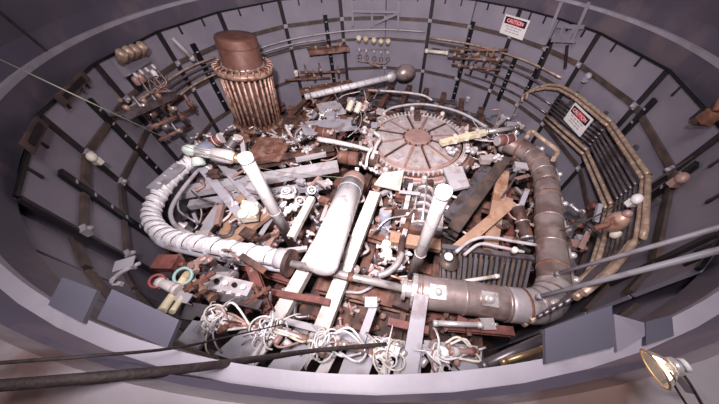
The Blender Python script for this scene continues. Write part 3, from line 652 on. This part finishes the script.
# exchanger deck
tag(MB().prism(px_path([(224, 132), (300, 114), (334, 150), (222, 170)], -1.315), .025).build('deck_plate', 'rust_dark'), 'dark brown deck plate under the copper tube bundle', 'deck')
tag(MB().box(P(270, 151, -1.12), (.34, .30, .20), (1, -.15, 0), (.15, 1, 0)).box(P(270, 151, -1.01), (.38, .34, .02), (1, -.15, 0), (.15, 1, 0)).lathe(P(270, 151, -1.0), (0, 0, 1), [(.05, 0), (.05, .02)], 12).build('control_box', 'rust'), 'square brown box in front of copper bundle', 'box')
tag(MB().beam(P(296, 160, -1.0), P(326, 154, -1.0), .05, .04).build('deck_bar', 'light_grey'), 'short pale bar at the right end of exchanger deck', 'bar')
tag(MB().prism(px_path([(316, 104), (338, 100), (346, 112), (322, 116)], -1.08), .03).build('vent_plate', 'light_grey'), 'light grey plate beneath the foil pipe', 'plate')
tag(MB().prism(px_path([(300, 122), (352, 117), (358, 128), (304, 134)], -1.06), .03).build('vent_plate', 'grey_paint'), 'long grey plate left of wheel behind the brown drum', 'plate')
for i, (x, y) in enumerate([(350, 106), (358, 108), (365, 107)]):
    drum(x, y, -1.0, (.3, .5, .5), .045, .13, ('yellow_cream', 'cream', 'hub')[i], 'white_dirty', ('left yellowish capped cylinder behind the wheel', 'middle cream capped cylinder behind the wheel', 'right brownish capped cylinder behind the wheel')[i])
pipe('u_pipe', px_path([(372, 158), (376, 146), (380, 138), (374, 132)], -.92), .022, 'white_dirty', 'bent white pipe at the left of wheel')

# ---- base frame under everything
def base_frame():
    t = thing('base_frame', 'rusty lattice of beams beneath all the machinery', 'frame', (0, 0, -1.6))
    a = P(320, 329, -1.3); b = P(374, 195, -1.3); d = (b-a).normalized(); s = V((d.y, -d.x, 0))
    for i in range(-6, 7):
        o = i*.34; h = math.sqrt(max(2.25**2-o*o, .1))
        MB().beam(s*o-d*h+V((0, 0, -1.36)), s*o+d*h+V((0, 0, -1.36)), .09, .10, sec='I').build('beam', random.choice(['rust', 'rust_dark', 'rust_dark', 'rust_red']), t)
        MB().beam(d*o-s*h+V((0, 0, -1.47)), d*o+s*h+V((0, 0, -1.47)), .11, .10, sec='I').build('cross_beam', random.choice(['rust', 'rust_dark', 'rust', 'grey_tube']), t)
    for x, y in ((-1.4, -1.2), (1.4, -1.2), (-1.3, 1.3), (1.3, 1.3), (0, -1.9), (0, 1.9)):
        MB().beam(V((x, y, -2.19)), V((x, y, -1.5)), .12, .12, V((0, 1, 0)), 'I').build('leg', 'rust_dark', t)
base_frame()

# ================================================================== LINER WALL FITTINGS
def wall_path(az0, az1, z0, z1, inset):
    pts = [az0]+[b for b in BARS if az0 < b < az1]+[az1]
    return [A(a, z0+(z1-z0)*(a-az0)/(az1-az0), inset) for a in pts]
# pipes along the far wall
k = 0
for az0, az1, z0, z1, r, m, lab in [(-62, 20, -.50, -.47, .011, 'light_grey', 'topmost thin pipe along the far liner wall'), (-62, -22, -.56, -.56, .010, 'light_grey', 'second thin pipe along wall right of copper bundle'), (-62, -22, -.62, -.64, .010, 'grey_tube', 'third thin pipe along wall right of copper bundle'), (22, 76, -.55, -.50, .014, 'tan_tube', 'tan thin pipe along wall below upper sign'), (24, 74, -.70, -.68, .014, 'grey_tube', 'dark thin pipe along wall through the valve rack'), (40, 78, -.86, -.82, .013, 'grey_tube', 'dark thin pipe along wall below valve rack'), (40, 78, -.98, -.95, .013, 'grey_tube', 'lowest dark thin pipe along wall right of valve rack'),
                            (-100, -66, -.36, -.40, .012, 'tan_tube', 'topmost thin pipe on wall left of copper bundle'), (-98, -66, -.42, -.46, .012, 'grey_tube', 'second thin pipe on wall left of copper bundle'), (-96, -66, -.48, -.52, .012, 'grey_tube', 'third thin pipe on wall left of copper bundle'), (-92, -66, -.56, -.58, .012, 'tan_tube', 'lowest thin pipe on wall left of copper bundle')]:
    pipe('wall_pipe', wall_path(az0, az1, z0, z1, .07), r, m, lab, 'pipe', 'thin pipes on the liner wall', 6, 3)
# tube bank round the right hand wall
names = ['topmost thick tan tube', 'second thick tan tube', 'first thin grey tube below the tan pair', 'second thin grey tube below the tan pair', 'third thin grey tube below the tan pair', 'fourth thin grey tube below the tan pair', 'fifth thin grey tube below the tan pair', 'upper tan tube of the lower pair', 'lowest tan tube']
offs = [0, .045, .11, .155, .20, .245, .29, .36, .42]
for i, o in enumerate(offs):
    r = .018 if i in (0, 1, 7, 8) else .012; m = 'tan_tube' if i in (0, 1, 7, 8) else 'grey_tube'; ins = .085
    st = 70+i*.6 if i < 2 else 79
    pts = [A(az, z-o, ins) for az, z in ((st, -.585), (78, -.56), (99, -.50), (101, -.495), (121, -.405), (123, -.395), (140, -.31)) if az >= st]
    pts += [P(655-i*3.5, 246+i*1.5, -.36)-V((0, 0, o)), P(634-i*3, 284+i*1.5, -.36)-V((0, 0, o)), P(606-i*3, 316+i*1.2, -.36)-V((0, 0, o))]
    pts = [V((q.x*min(1, 2.395/math.hypot(q.x, q.y)), q.y*min(1, 2.395/math.hypot(q.x, q.y)), q.z)) for q in pts]
    if i < 2:
        q = WP(546-6*i, 80+2*i, ins); e = WP(531-5*i, 90+3*i, ins); pts = [V((e.x, e.y, e.z-.14)), e]+pts[1:]
    t = pipe('bank_tube', pts, r, m, names[i]+' of the bank round the right wall', 'tube', 'parallel tubes of the right wall bank', 8, 3)
for az in (84, 96, 112, 131):
    a = A(az, {84: -.52, 96: -.48, 112: -.42, 131: -.32}[az], .05); n = fnorm(az)
    tag(MB().beam(a, a+V((0, 0, -.50)), .035, .025, n).build('tube_clip_rail', 'dark_grey'), {84: 'dark clip rail left of the lower sign', 96: 'dark clip rail right of the lower sign', 112: 'dark clip rail in the middle of the tube bank', 131: 'dark clip rail at near end of tube bank'}[az], 'clip rail')
# caution signs
def text_mesh(txt, size):
    c = bpy.data.curves.new('t', 'FONT'); c.body = txt; c.size = size; c.align_x = 'CENTER'; c.align_y = 'CENTER'; c.extrude = .0006
    o = bpy.data.objects.new('t', c); col.objects.link(o); dg = bpy.context.evaluated_depsgraph_get(); dg.update()
    me = bpy.data.meshes.new_from_object(o.evaluated_get(dg)); bpy.data.objects.remove(o); return me
def sign(px, py, inset, wd, ht, label, roll=0):
    q = WP(px, py, inset); az = AZ(q); n = fnorm(az); x = V((0, 0, 1)).cross(n).normalized(); u = V((0, 0, 1))
    x2 = (x*math.cos(roll)+u*math.sin(roll)); u = n.cross(x2); x = x2
    t = thing('caution_sign', label, 'sign', q, 'caution signs')
    MB().box(q, (wd, ht, .008), x, u).build('plate', 'sign_white', t)
    h = MB().box(q+u*ht*.24+n*.006, (wd*.86, ht*.34, .006), x, u).build('header', 'black', t)
    MB().prism([q+u*ht*.24+n*.0095+x*(math.cos(a)*wd*.37*(1 if abs(math.cos(a)) < .8 else 1))+u*(math.sin(a)*ht*.155) for a in [math.copysign(abs(math.sin(2*math.pi*i/32))**.5, math.sin(2*math.pi*i/32)) and 2*math.pi*i/32 for i in range(32)]], .002, n).build('header_panel', 'sign_red', h)
    me = text_mesh('CAUTION', ht*.27); M = Matrix((x, u, n)).transposed()
    for v in me.vertices: v.co = M @ v.co+u*ht*.24+n*.0125
    me.materials.append(MATS['sign_white']); o = bpy.data.objects.new('lettering', me); col.objects.link(o); o.parent = h
    for k in range(3):
        wds = [.7, .55, .62][k]
        for j in range(4): MB().box(q-u*ht*(.04+.13*k)+n*.0055+x*wd*wds*((j-1.5)/4), (wd*wds/4*.8, ht*.045, .002), x, u).build('small_print', 'sign_grey', t)
sign(514, 27, .06, .40, .225, 'red and white caution sign high on the far right wall')
sign(577.5, 119.5, .125, .36, .22, 'red and white caution sign hanging on the tube bank')
# feedthrough caps with wires
def caps(pix, inset, m, label, r=.042, plate=None, wires=True):
    qs = [WP(a, b, inset) for a, b in pix]; n = fnorm(AZ(qs[0])); x = V((0, 0, 1)).cross(n)
    t = thing('feedthrough_row', label, 'feedthrough', sum(qs, V())/len(qs)-V((0, 0, .1)))
    c = sum(qs, V())/len(qs); L = (qs[-1]-qs[0]).length+.12
    MB().box(c-n*(inset-.02)+V((0, 0, -.02)), (L, .16, .02), x, V((0, 0, 1))).build('mount_plate', 'liner' if not plate else plate, t)
    for q in qs:
        cp = MB().lathe(q-n*(inset-.03), n+V((0, 0, 1.0)), [(r*.7, 0), (r*.75, .04), (r, .05), (r*1.05, .12), (r*.9, .135), (0, .14)], 14).build('cap', m, t)
        if wires:
            e = q+V((0, 0, -.09)); s = random.uniform(-.05, .05)
            MB().lathe(e-n*.02, V((0, 0, -1))+n*.3, [(.012, 0), (.018, .03), (.01, .05)], 8).build('lug', 'white_dirty', cp)
            MB().tube([e+V((0, 0, -.05)), e+x*s+V((0, 0, -.18))+n*.03, c+x*(s*2)+V((0, 0, -.30)), c+x*.12+V((0, 0, -.38))+n*.02], .007, 5).build('wire', 'hub', cp)
            MB().torus(e+V((0, 0, -.12))+n*.02, n, .035, .005, 16, 5).build('wire_loop', 'grey_tube', cp)
caps([(359, 43), (366, 44), (374, 45), (381, 46), (388, 46)], .10, 'yellow_cream', 'row of five cream caps with hanging wires on far wall')
caps([(128, 63), (134, 60), (140, 58), (147, 55)], .10, 'tan_tube', 'row of four tan caps with wires on left wall')
for i, (x, y, zz) in enumerate([(137, 82, 0), (142, 79, 0), (155, 75, 0)]):
    q = WP(x, y, .08); tag(MB().lathe(q, V((0, 0, 1)), [(.02, -.03), (.028, -.02), (.028, .03), (.015, .05)], 10).build('terminal', ('hub', 'copper', 'white')[i]), ('lower left brownish terminal below the tan caps', 'copper terminal in the middle below the tan caps', 'white terminal at right below the tan caps')[i], 'terminal')
# angle iron brackets at the wall top
def wall_frame(segs, inset, label, m='grey_paint', w_=.035, nm='wall_bracket'):
    q0 = WP(*segs[0][0], inset); t = thing(nm, label, 'bracket', q0)
    for a, b in segs:
        p, q = WP(*a, inset), WP(*b, inset); MB().beam(p, q, w_, .03, fnorm(AZ(p)), 'L').build('bar', m, t)
wall_frame([((352, 0), (353, 26)), ((372, 0), (372, 27)), ((363, 0), (363, 12)), ((352, 11), (400, 12)), ((374, 24), (398, 13)), ((399, 0), (398, 30))], .05, 'grey angle iron bracket above the cream caps', 'liner')
wall_frame([((562, 2), (545, 45)), ((590, 2), (572, 43)), ((558, 26), (585, 27)), ((552, 40), (576, 41)), ((564, 27), (560, 40)), ((576, 27), (568, 41))], .05, 'grey angle iron ladder bracket at upper right wall', 'liner', .04)
wall_frame([((552, 45), (537, 78)), ((568, 45), (566, 68))], .06, 'dark hanging straps under the upper right bracket', 'dark_bar', .04)
# rusty shelves on the far wall
def shelf(a, b, inset, h, m, label):
    p, q = WP(*a, inset), WP(*b, inset); n = fnorm(AZ((p+q)/2))
    t = thing('wall_shelf', label, 'shelf', (p+q)/2-V((0, 0, h)))
    MB().beam(p, q, .14, h, V((0, 0, 1)), 'L').build('shelf_angle', m, t)
    for s in (.2, .5, .8): MB().lathe(p.lerp(q, s)+V((0, 0, h/2)), (0, 0, 1), [(.025, 0), (.025, .04), (.012, .05)], 8).build('fitting', 'copper', t)
shelf((308, 52), (348, 48), .09, .07, 'rust', 'rusty shelf on wall left of the cream caps')
shelf((300, 92), (352, 83), .10, .08, 'rust', 'rusty ledge on wall just above the foil pipe')
shelf((118, 118), (170, 96), .09, .05, 'grey_tube', 'narrow grey shelf on left wall below tan caps')
def rack(cells, inset, label):
    q0 = WP(*cells[0][0], inset); t = thing('valve_rack', label, 'rack', q0)
    for (a, b), kind in zip(cells[:-1], ['pipe', 'pipe', 'pipe']):
        MB().tube([WP(*a, inset), WP(*b, inset)], .018, 8).build('rail', 'rust' if kind else 'steel', t)
    for x, y in cells[-1]:
        q = WP(x, y, inset+.03); v = MB().lathe(q+V((0, 0, -.1)), V((0, 0, 1)), [(.018, 0), (.018, .07), (.032, .08), (.032, .13), (.014, .14), (.014, .22)], 8).build('valve_body', random.choice(['grey_tube', 'rust', 'dark_grey']), t)
        MB().lathe(q+V((0, 0, .02)), fnorm(AZ(q)), [(.024, 0), (.024, .05)], 8).build('valve_knob', random.choice(['steel', 'tan_tube', 'rust']), v)
rack([((449, 50), (508, 50)), ((448, 58), (504, 60)), ((452, 65), (500, 70)), [(455, 55), (463, 52), (470, 58), (478, 55), (485, 60), (492, 56), (499, 60), (460, 66), (472, 68), (488, 70)]], .10, 'rack of dark valves on wall below upper sign')
rack([((300, 72), (345, 72)), ((285, 80), (330, 78)), ((120, 100), (121, 100)), [(306, 72), (314, 76), (320, 70), (338, 72)]], .10, 'small dark valve rack right of the copper bundle')
rack([((138, 112), (180, 96)), ((150, 128), (195, 108)), ((160, 140), (190, 125)), [(142, 108), (152, 116), (160, 106), (172, 110), (182, 118), (190, 104), (165, 128), (178, 132)]], .12, 'dark valve rack on wall left of copper bundle')
p, q = WP(427, 51, .1), WP(447, 53, .1); tag(MB().cyl(p, q, .028, 12).lathe(q, q-p, [(.036, -.02), (.036, .02)], 12).lathe(p, p-q, [(.036, -.02), (.036, .03)], 12).build('wall_cylinder', 'cream'), 'short cream cylinder left of the wall valve rack', 'cylinder')
p, q = WP(172, 38, .08), WP(192, 58, .10); tag(MB().tube([p, q], [.02, .03], 8).ell(q, .035, .035, .04).build('wall_lamp_arm', 'light_grey'), 'pale arm hanging on wall left of brown drum', 'arm')
# slotted brown plates on the rim, left, and rusty bracket, right
def rim_plate(a, b, label, m='band'):
    p, q = WP(*a, .03), WP(*b, .03); n = fnorm(AZ((p+q)/2)); t = thing('rim_plate', label, 'bracket', (p+q)/2, 'brown plates hooked on the left rim')
    MB().beam(p, q, .012, .07, V((0, 0, 1))).build('plate', m, t); MB().beam(p.lerp(q, .15)+n*.007, p.lerp(q, .85)+n*.007, .006, .035).build('slot', 'black', t)
rim_plate((27, 149), (42, 121), 'brown slotted plate hooked on rim at far left')
rim_plate((59, 102), (86, 75), 'brown slotted plate hooked on rim at upper left')
def rusty():
    q = WP(709, 117, .06); t = thing('rusty_hanger', 'rusty orange hanger on the rim at right edge', 'hanger', q-V((0, 0, .1)))
    MB().box(q, (.08, .05, .07), fnorm(120).cross(V((0, 0, 1))), fnorm(120)).build('block', 'orange_rust', t)
    MB().tube([q+V((0, 0, .04)), q+V((.02, .05, .12)), q+V((.06, .02, .16))], .02, 8).build('hook', 'orange_rust', t)
    MB().box(WP(700, 122, .05), (.10, .04, .03)).build('arm', 'rust_dark', t)
rusty()
# electrical clips on wall joints
for i, (x, y, m, lab) in enumerate([(92, 157, 'cream', 'pale clip blob on left wall band crossing'), (588, 76, 'grey_paint', 'grey clip on right wall band'), (682, 178, 'hub', 'brownish clip block on right wall beyond tube bank'), (594, 205, 'rust_red', 'small red clip on wall inside tube bank'), (296, 72, 'cream', 'cream clip right of copper bundle'), (425, 92, 'cream', 'cream clip on the wall behind wheel'), (468, 98, 'light_grey', 'round pale clip on wall behind wheel'), (637, 199, 'white', 'white tag tied on the tube bank')]):
    q = WP(x, y, .05 if i != 7 else .13); n = fnorm(AZ(q)); tag(MB().ell(q, .045, .035, .03, n).box(q-V((0, 0, .04)), (.05, .04, .05)).build('wall_clip', m), lab, 'clip')
# orange insulated valve on the wall inside the tube bank
def wall_valve():
    q = WP(616, 222, .16); t = thing('wall_valve', 'orange brown valve with pale ends under tube bank', 'valve', q-V((0, 0, .1)))
    MB().ell(q, .05, .06, .09).build('body', 'copper', t); MB().ell(q+V((0, 0, .09)), .026, .026, .03).build('upper_end', 'hub', t)
    MB().ell(q+V((.02, -.05, -.07)), .028, .028, .04).build('lower_end', 'cream', t); MB().tube([q, q+V((-.12, -.02, -.05))], .02, 8).build('stub', 'rust', t)
wall_valve()

# ================================================================== FOREGROUND
def cable(pts, r, m, label, cat='cable'):
    return tag(MB().tube([P(a, b, z) for a, b, z in pts], r, 8, 8).build('cable', m), label, cat)
cable([(-30, 388, .40), (100, 377, .36), (200, 367, .25), (270, 357, .0), (320, 350, -.30), (386, 344, -.52)], .0085, 'rope', 'thick dark cable crossing the lower left ledge')
cable([(-30, 365, .38), (90, 356, .36), (180, 347, .20), (240, 334, -.15), (284, 324, -.45)], .003, 'rope', 'thin black cable above the thick dark cable')
cable([(-20, 50, .45), (60, 88, .35), (130, 121, .1), (190, 148, -.45), (270, 170, -.75), (345, 178, -.7)], .003, 'cord_green', 'thin green cord stretched over the upper left')
def hull_cable(pts, r, label): tag(MB().tube([WP(a, b, -.085) if i < len(pts)-1 else WP(a, b, .03) for i, (a, b) in enumerate(pts)], r, 6, 6).build('cable', 'rope'), label, 'cable')
hull_cable([(-15, 0), (15, 25), (50, 55), (66, 74), (84, 92)], .013, 'dark cable draped down the upper left vessel wall')
hull_cable([(15, 0), (45, 20), (74, 42), (92, 62), (108, 84)], .006, 'thin dark cable draped right of the thicker one')
rod((735, 223), (556, 274), (.10, -.66), .011, 'grey_paint', 'upper grey rod slanting in from the right wall', 'rod')
rod((735, 246), (538, 297), (.12, -.60), .013, 'grey_paint', 'lower grey rod slanting in from the right wall', 'rod')
cable([(548, 235, -.78), (590, 219, -.62), (625, 200, -.50), (660, 178, -.35), (719, 140, -.06)], .006, 'rope', 'black wire strung across the tube bank')
def droplight():
    c = P(659, 368, .42); ax = (P(640, 368, .44)-P(676, 365, .42)).normalized(); u = scl(c)
    b = P(677, 366, .43)
    t = thing('work_lamp', 'clear glass work lamp with metal cap on right ledge', 'lamp', V((c.x, c.y, .336)))
    ax = (c-b).normalized(); L = (c-b).length
    MB().lathe(b, ax, [(8*u, L*.35), (13*u, L*.75), (15.5*u, L*1.05), (16.5*u, L*1.25)], 28, True, False).build('glass_bowl', 'glass', t)
    MB().torus(b+ax*L*1.25, ax, 16.5*u, .9*u, 32, 6).build('rim', 'brass', t)
    MB().lathe(b, ax, [(2*u, L*.2), (2.6*u, L*.5), (2.6*u, L*.7), (1.8*u, L*.85), (0, L*.9)], 14).build('bulb', 'white', t)
    MB().lathe(b, ax, [(0, -.9*u-.006), (7*u, -.9*u), (8*u, 0), (8*u, L*.28), (6*u, L*.36)], 22).build('cap', 'bright_steel', t)
    MB().lathe(b-ax*(.9*u+.006), -ax, [(6*u, -.002), (5.5*u, .004), (0, .006)], 18).build('cap_disc', 'white', t)
    MB().beam(b+V((0, 0, -.01)), P(690, 392, .36), 2.5*u, .01).build('bracket', 'light_grey', t)
    MB().tube([b, P(690, 384, .42), P(705, 410, .40)], 1.3*u, 6).build('lead', 'rope', t)
    MB().tube([P(668, 372, .43), P(676, 388, .41), P(690, 410, .38)], 1.0*u, 6).build('lead', 'rope', t)
    l = bpy.data.lights.new('work_lamp_bulb', 'POINT'); l.energy = .05; l.color = (1, .75, .5); l.shadow_soft_size = .015
    o = bpy.data.objects.new('work_lamp_bulb', l); col.objects.link(o); o.location = b+ax*L*1.15
droplight()

# ================================================================== SMALL FITTINGS THAT FILL THE MACHINERY
rng = random.Random(21)
def rv(s=1.0): return V((rng.uniform(-s, s), rng.uniform(-s, s), rng.uniform(-s*.5, s*.5)))
def small(kind, c, s, m, m2):
    ax = V((rng.uniform(-1, 1), rng.uniform(-1, 1), rng.uniform(-.2, .6))).normalized(); _, x, y = frame(ax)
    if kind == 'fitting':          # hex nuts on a stub of pipe
        b = MB().lathe(c, ax, [(.016*s, -.09*s), (.016*s, .09*s)], 8)
        for h in (-.05, .03): b.lathe(c, ax, [(.030*s, (h-.014)*s), (.030*s, (h+.014)*s)], 6, False)
        b.lathe(c, x, [(.014*s, 0), (.014*s, .06*s), (.024*s, .062*s), (.024*s, .08*s)], 6, False)
        return b.build('pipe_fitting', m)
    if kind == 'box':
        d = V((rng.uniform(.7, 1), rng.uniform(-.5, .1), 0)).normalized(); e = V((-d.y, d.x, 0))
        b = MB().box(c, (.13*s, .09*s, .07*s), d, e).box(c+V((0, 0, .038*s)), (.14*s, .10*s, .01*s), d, e)
        for i in (-1, 1): b.lathe(c+d*.055*s*i+V((0, 0, .04*s)), (0, 0, 1), [(.008*s, 0), (.008*s, .01*s)], 6, False)
        b.lathe(c+d*.07*s, d, [(.018*s, 0), (.018*s, .04*s)], 8)
        return b.build('terminal_box', m)
    if kind == 'elbow':
        return MB().tube([c-ax*.12*s, c-ax*.03*s, c+x*.03*s, c+x*.12*s], .02*s, 8).lathe(c-ax*.12*s, ax, [(.03*s, -.01), (.03*s, .015)], 8).lathe(c+x*.12*s, x, [(.03*s, -.015), (.03*s, .01)], 8).build('pipe_elbow', m)
    if kind == 'pot':
        return MB().lathe(c, V((ax.x*.3, ax.y*.3, 1)), [(.03*s, -.06*s), (.042*s, -.05*s), (.042*s, .03*s), (.05*s, .032*s), (.05*s, .045*s), (.02*s, .06*s), (.012*s, .09*s), (0, .09*s)], 12).build('sensor_pot', m)
    if kind == 'angle':
        d = V((rng.uniform(-1, 1), rng.uniform(-1, 1), rng.uniform(-.2, .2))).normalized()
        return MB().beam(c-d*.13*s, c+d*.13*s, .05*s, .05*s, sec='L').build('angle_bracket', m)
KIND = {'fitting': ('pipe fitting', 'fitting'), 'box': ('terminal box', 'box'), 'elbow': ('pipe elbow', 'elbow'), 'pot': ('sensor pot', 'sensor'), 'angle': ('angle bracket', 'bracket')}
COLN = {'white_dirty': 'off white', 'white': 'white', 'light_grey': 'light grey', 'grey_paint': 'grey', 'hub': 'pinkish brown', 'rust': 'rusty', 'rust_dark': 'dark brown', 'steel': 'steel', 'bright_steel': 'shiny steel', 'dark_grey': 'dark grey', 'cream': 'cream', 'wheel': 'pinkish grey', 'rust_red': 'red brown', 'grey_tube': 'dull grey', 'copper': 'copper', 'tan_tube': 'tan', 'foil': 'crumpled foil'}
PAL_L = ['white_dirty', 'light_grey', 'hub', 'wheel', 'steel', 'rust', 'wheel', 'rust_dark', 'grey_tube', 'grey_paint', 'dark_grey', 'hub']
PAL_D = ['rust_dark', 'dark_grey', 'rust', 'grey_tube', 'rust_dark', 'hub', 'steel', 'grey_paint']
PAL_R = ['rust', 'rust_red', 'hub', 'rust_dark', 'grey_tube', 'white_dirty', 'rust', 'steel']
PLACED = []
def fill(x0, x1, y0, y1, z0, z1, n, pal, where, s=1.0, kinds=('fitting', 'angle', 'elbow', 'box', 'fitting', 'angle', 'pot'), slope=0):
    for i in range(n):
        for _ in range(25):
            z = rng.uniform(z0, z1); c = P(rng.uniform(x0, x1), rng.uniform(y0, y1), z)
            if math.hypot(c.x, c.y) < 2.32 and all((c-q).length > .12 for q in PLACED): break
        else: continue
        PLACED.append(c)
        k = kinds[i % len(kinds)]; m = pal[(i*3+i//len(kinds)) % len(pal)]
        o = small(k, c, s*rng.uniform(.5, .95), m, m)
        tag(o, 'small %s %s %s' % (COLN[m], KIND[k][0], where), KIND[k][1], 'small %ss %s' % (KIND[k][0], where))
def wires(x0, x1, y0, y1, z0, z1, n, pal, where, r=(.005, .013), ln=60):
    for i in range(n):
        px, py = rng.uniform(x0, x1), rng.uniform(y0, y1); a = rng.uniform(0, 6.28); z = rng.uniform(z0, z1); pts = []
        for k in range(4):
            pts.append(P(px, py, z+rng.uniform(-.03, .05))); a += rng.uniform(-.9, .9); px += math.cos(a)*ln/3; py += math.sin(a)*ln/3*.7
            px = min(max(px, x0-8), x1+8); py = min(max(py, y0-8), y1+8)
        if any(math.hypot(p.x, p.y) > 2.34 for p in pts): continue
        m = pal[i % len(pal)]
        tag(MB().tube(pts, rng.uniform(*r), 6, 4).build('small_pipe', m), 'thin %s pipe winding %s' % (COLN[m], where), 'pipe', 'thin pipes winding '+where)
WL = ['light_grey', 'white_dirty', 'steel', 'hub', 'copper', 'grey_tube']; WD = ['rust_dark', 'grey_tube', 'hub', 'dark_grey', 'copper']
T = [('on the exchanger deck', (222, 325, 122, 165, -1.24, -1.05, 46, PAL_L)), ('between exchanger deck and wheel', (300, 382, 98, 152, -1.22, -1.0, 46, PAL_L)), ('right of the wheel', (476, 522, 118, 172, -1.15, -.98, 34, PAL_L)),
     ('in the left lattice', (186, 300, 182, 243, -1.12, -.92, 44, PAL_L)), ('between tank and right post', (352, 410, 190, 284, -1.15, -.92, 46, PAL_L)), ('around the manifold at left front', (165, 262, 258, 306, -.78, -.62, 34, PAL_R)),
     ('among the rusty girders at front', (262, 480, 296, 336, -1.2, -.95, 56, PAL_R)), ('between boards and right duct', (500, 540, 178, 262, -1.15, -.95, 26, PAL_D)), ('behind the right duct', (560, 600, 212, 292, -1.0, -.75, 26, PAL_D)),
     ('below the wheel front', (388, 462, 192, 240, -1.30, -1.15, 30, PAL_L)), ('under the pale actuator', (196, 244, 136, 180, -1.0, -.75, 22, PAL_L)), ('left of the tank middle', (284, 330, 178, 250, -1.1, -.92, 26, PAL_L)), ('around the wheel edge', (362, 378, 108, 175, -1.12, -1.0, 16, PAL_L)),
     ('under the right front duct', (440, 520, 318, 345, -.9, -.7, 18, PAL_R)), ('behind the yellow pipes', (140, 200, 262, 300, -.55, -.42, 16, PAL_R))]
for where, a in T: fill(*a, where)
for where, a, n, pal in [(T[0][0], T[0][1], 14, WL), (T[1][0], T[1][1], 14, WL), (T[2][0], T[2][1], 10, WL), (T[3][0], T[3][1], 14, WL), (T[4][0], T[4][1], 12, WL), (T[5][0], T[5][1], 10, WL), (T[6][0], T[6][1], 12, WD), (T[7][0], T[7][1], 8, WD), (T[8][0], T[8][1], 8, WD), (T[9][0], T[9][1], 10, WL)]:
    wires(*a[:6], n, pal, where)
# light crumpled foil scraps on the deck
for i, (x, y, z) in enumerate([(290, 127, -1.1), (302, 136, -1.08), (284, 136, -1.1), (312, 126, -1.06), (328, 112, -1.06), (305, 150, -1.0), (452, 150, -.95), (470, 150, -.95), (498, 158, -.95)]):
    c = P(x, y, z); b = MB()
    for k in range(6): b.ell(c+rv(.045), rng.uniform(.02, .045), rng.uniform(.02, .05), rng.uniform(.015, .03), rv(1)+V((0, 0, .6)), 8)
    tag(b.build('foil_scrap', 'foil'), 'crumpled foil wrapping '+('on the exchanger deck' if i < 6 and i != 4 else 'below the foil pipe' if i == 4 else 'right of the wheel'), 'foil', 'crumpled foil wrappings')

# give look-alikes that share a label their order from left to right
def px_of(o):
    me = o.data; c = o.matrix_world.translation if me is None else o.location
    d = c-CAM; return d.x/(d.y*math.cos(PITCH)-d.z*math.sin(PITCH))
ORD = ['leftmost', 'second from left', 'third from left', 'fourth from left', 'fifth from left', 'sixth from left', 'seventh from left', 'eighth from left', 'ninth from left', 'tenth from left', 'eleventh from left', 'twelfth from left', 'thirteenth from left', 'fourteenth from left']
bag = {}
for o in scene.objects:
    if o.parent is None and 'label' in o and 'kind' not in o: bag.setdefault(o['label'], []).append(o)
for lab, os_ in bag.items():
    if len(os_) > 1:
        for i, o in enumerate(sorted(os_, key=px_of)): o['label'] = lab+', '+(ORD[i] if i < len(ORD) else 'number %d from left' % (i+1))
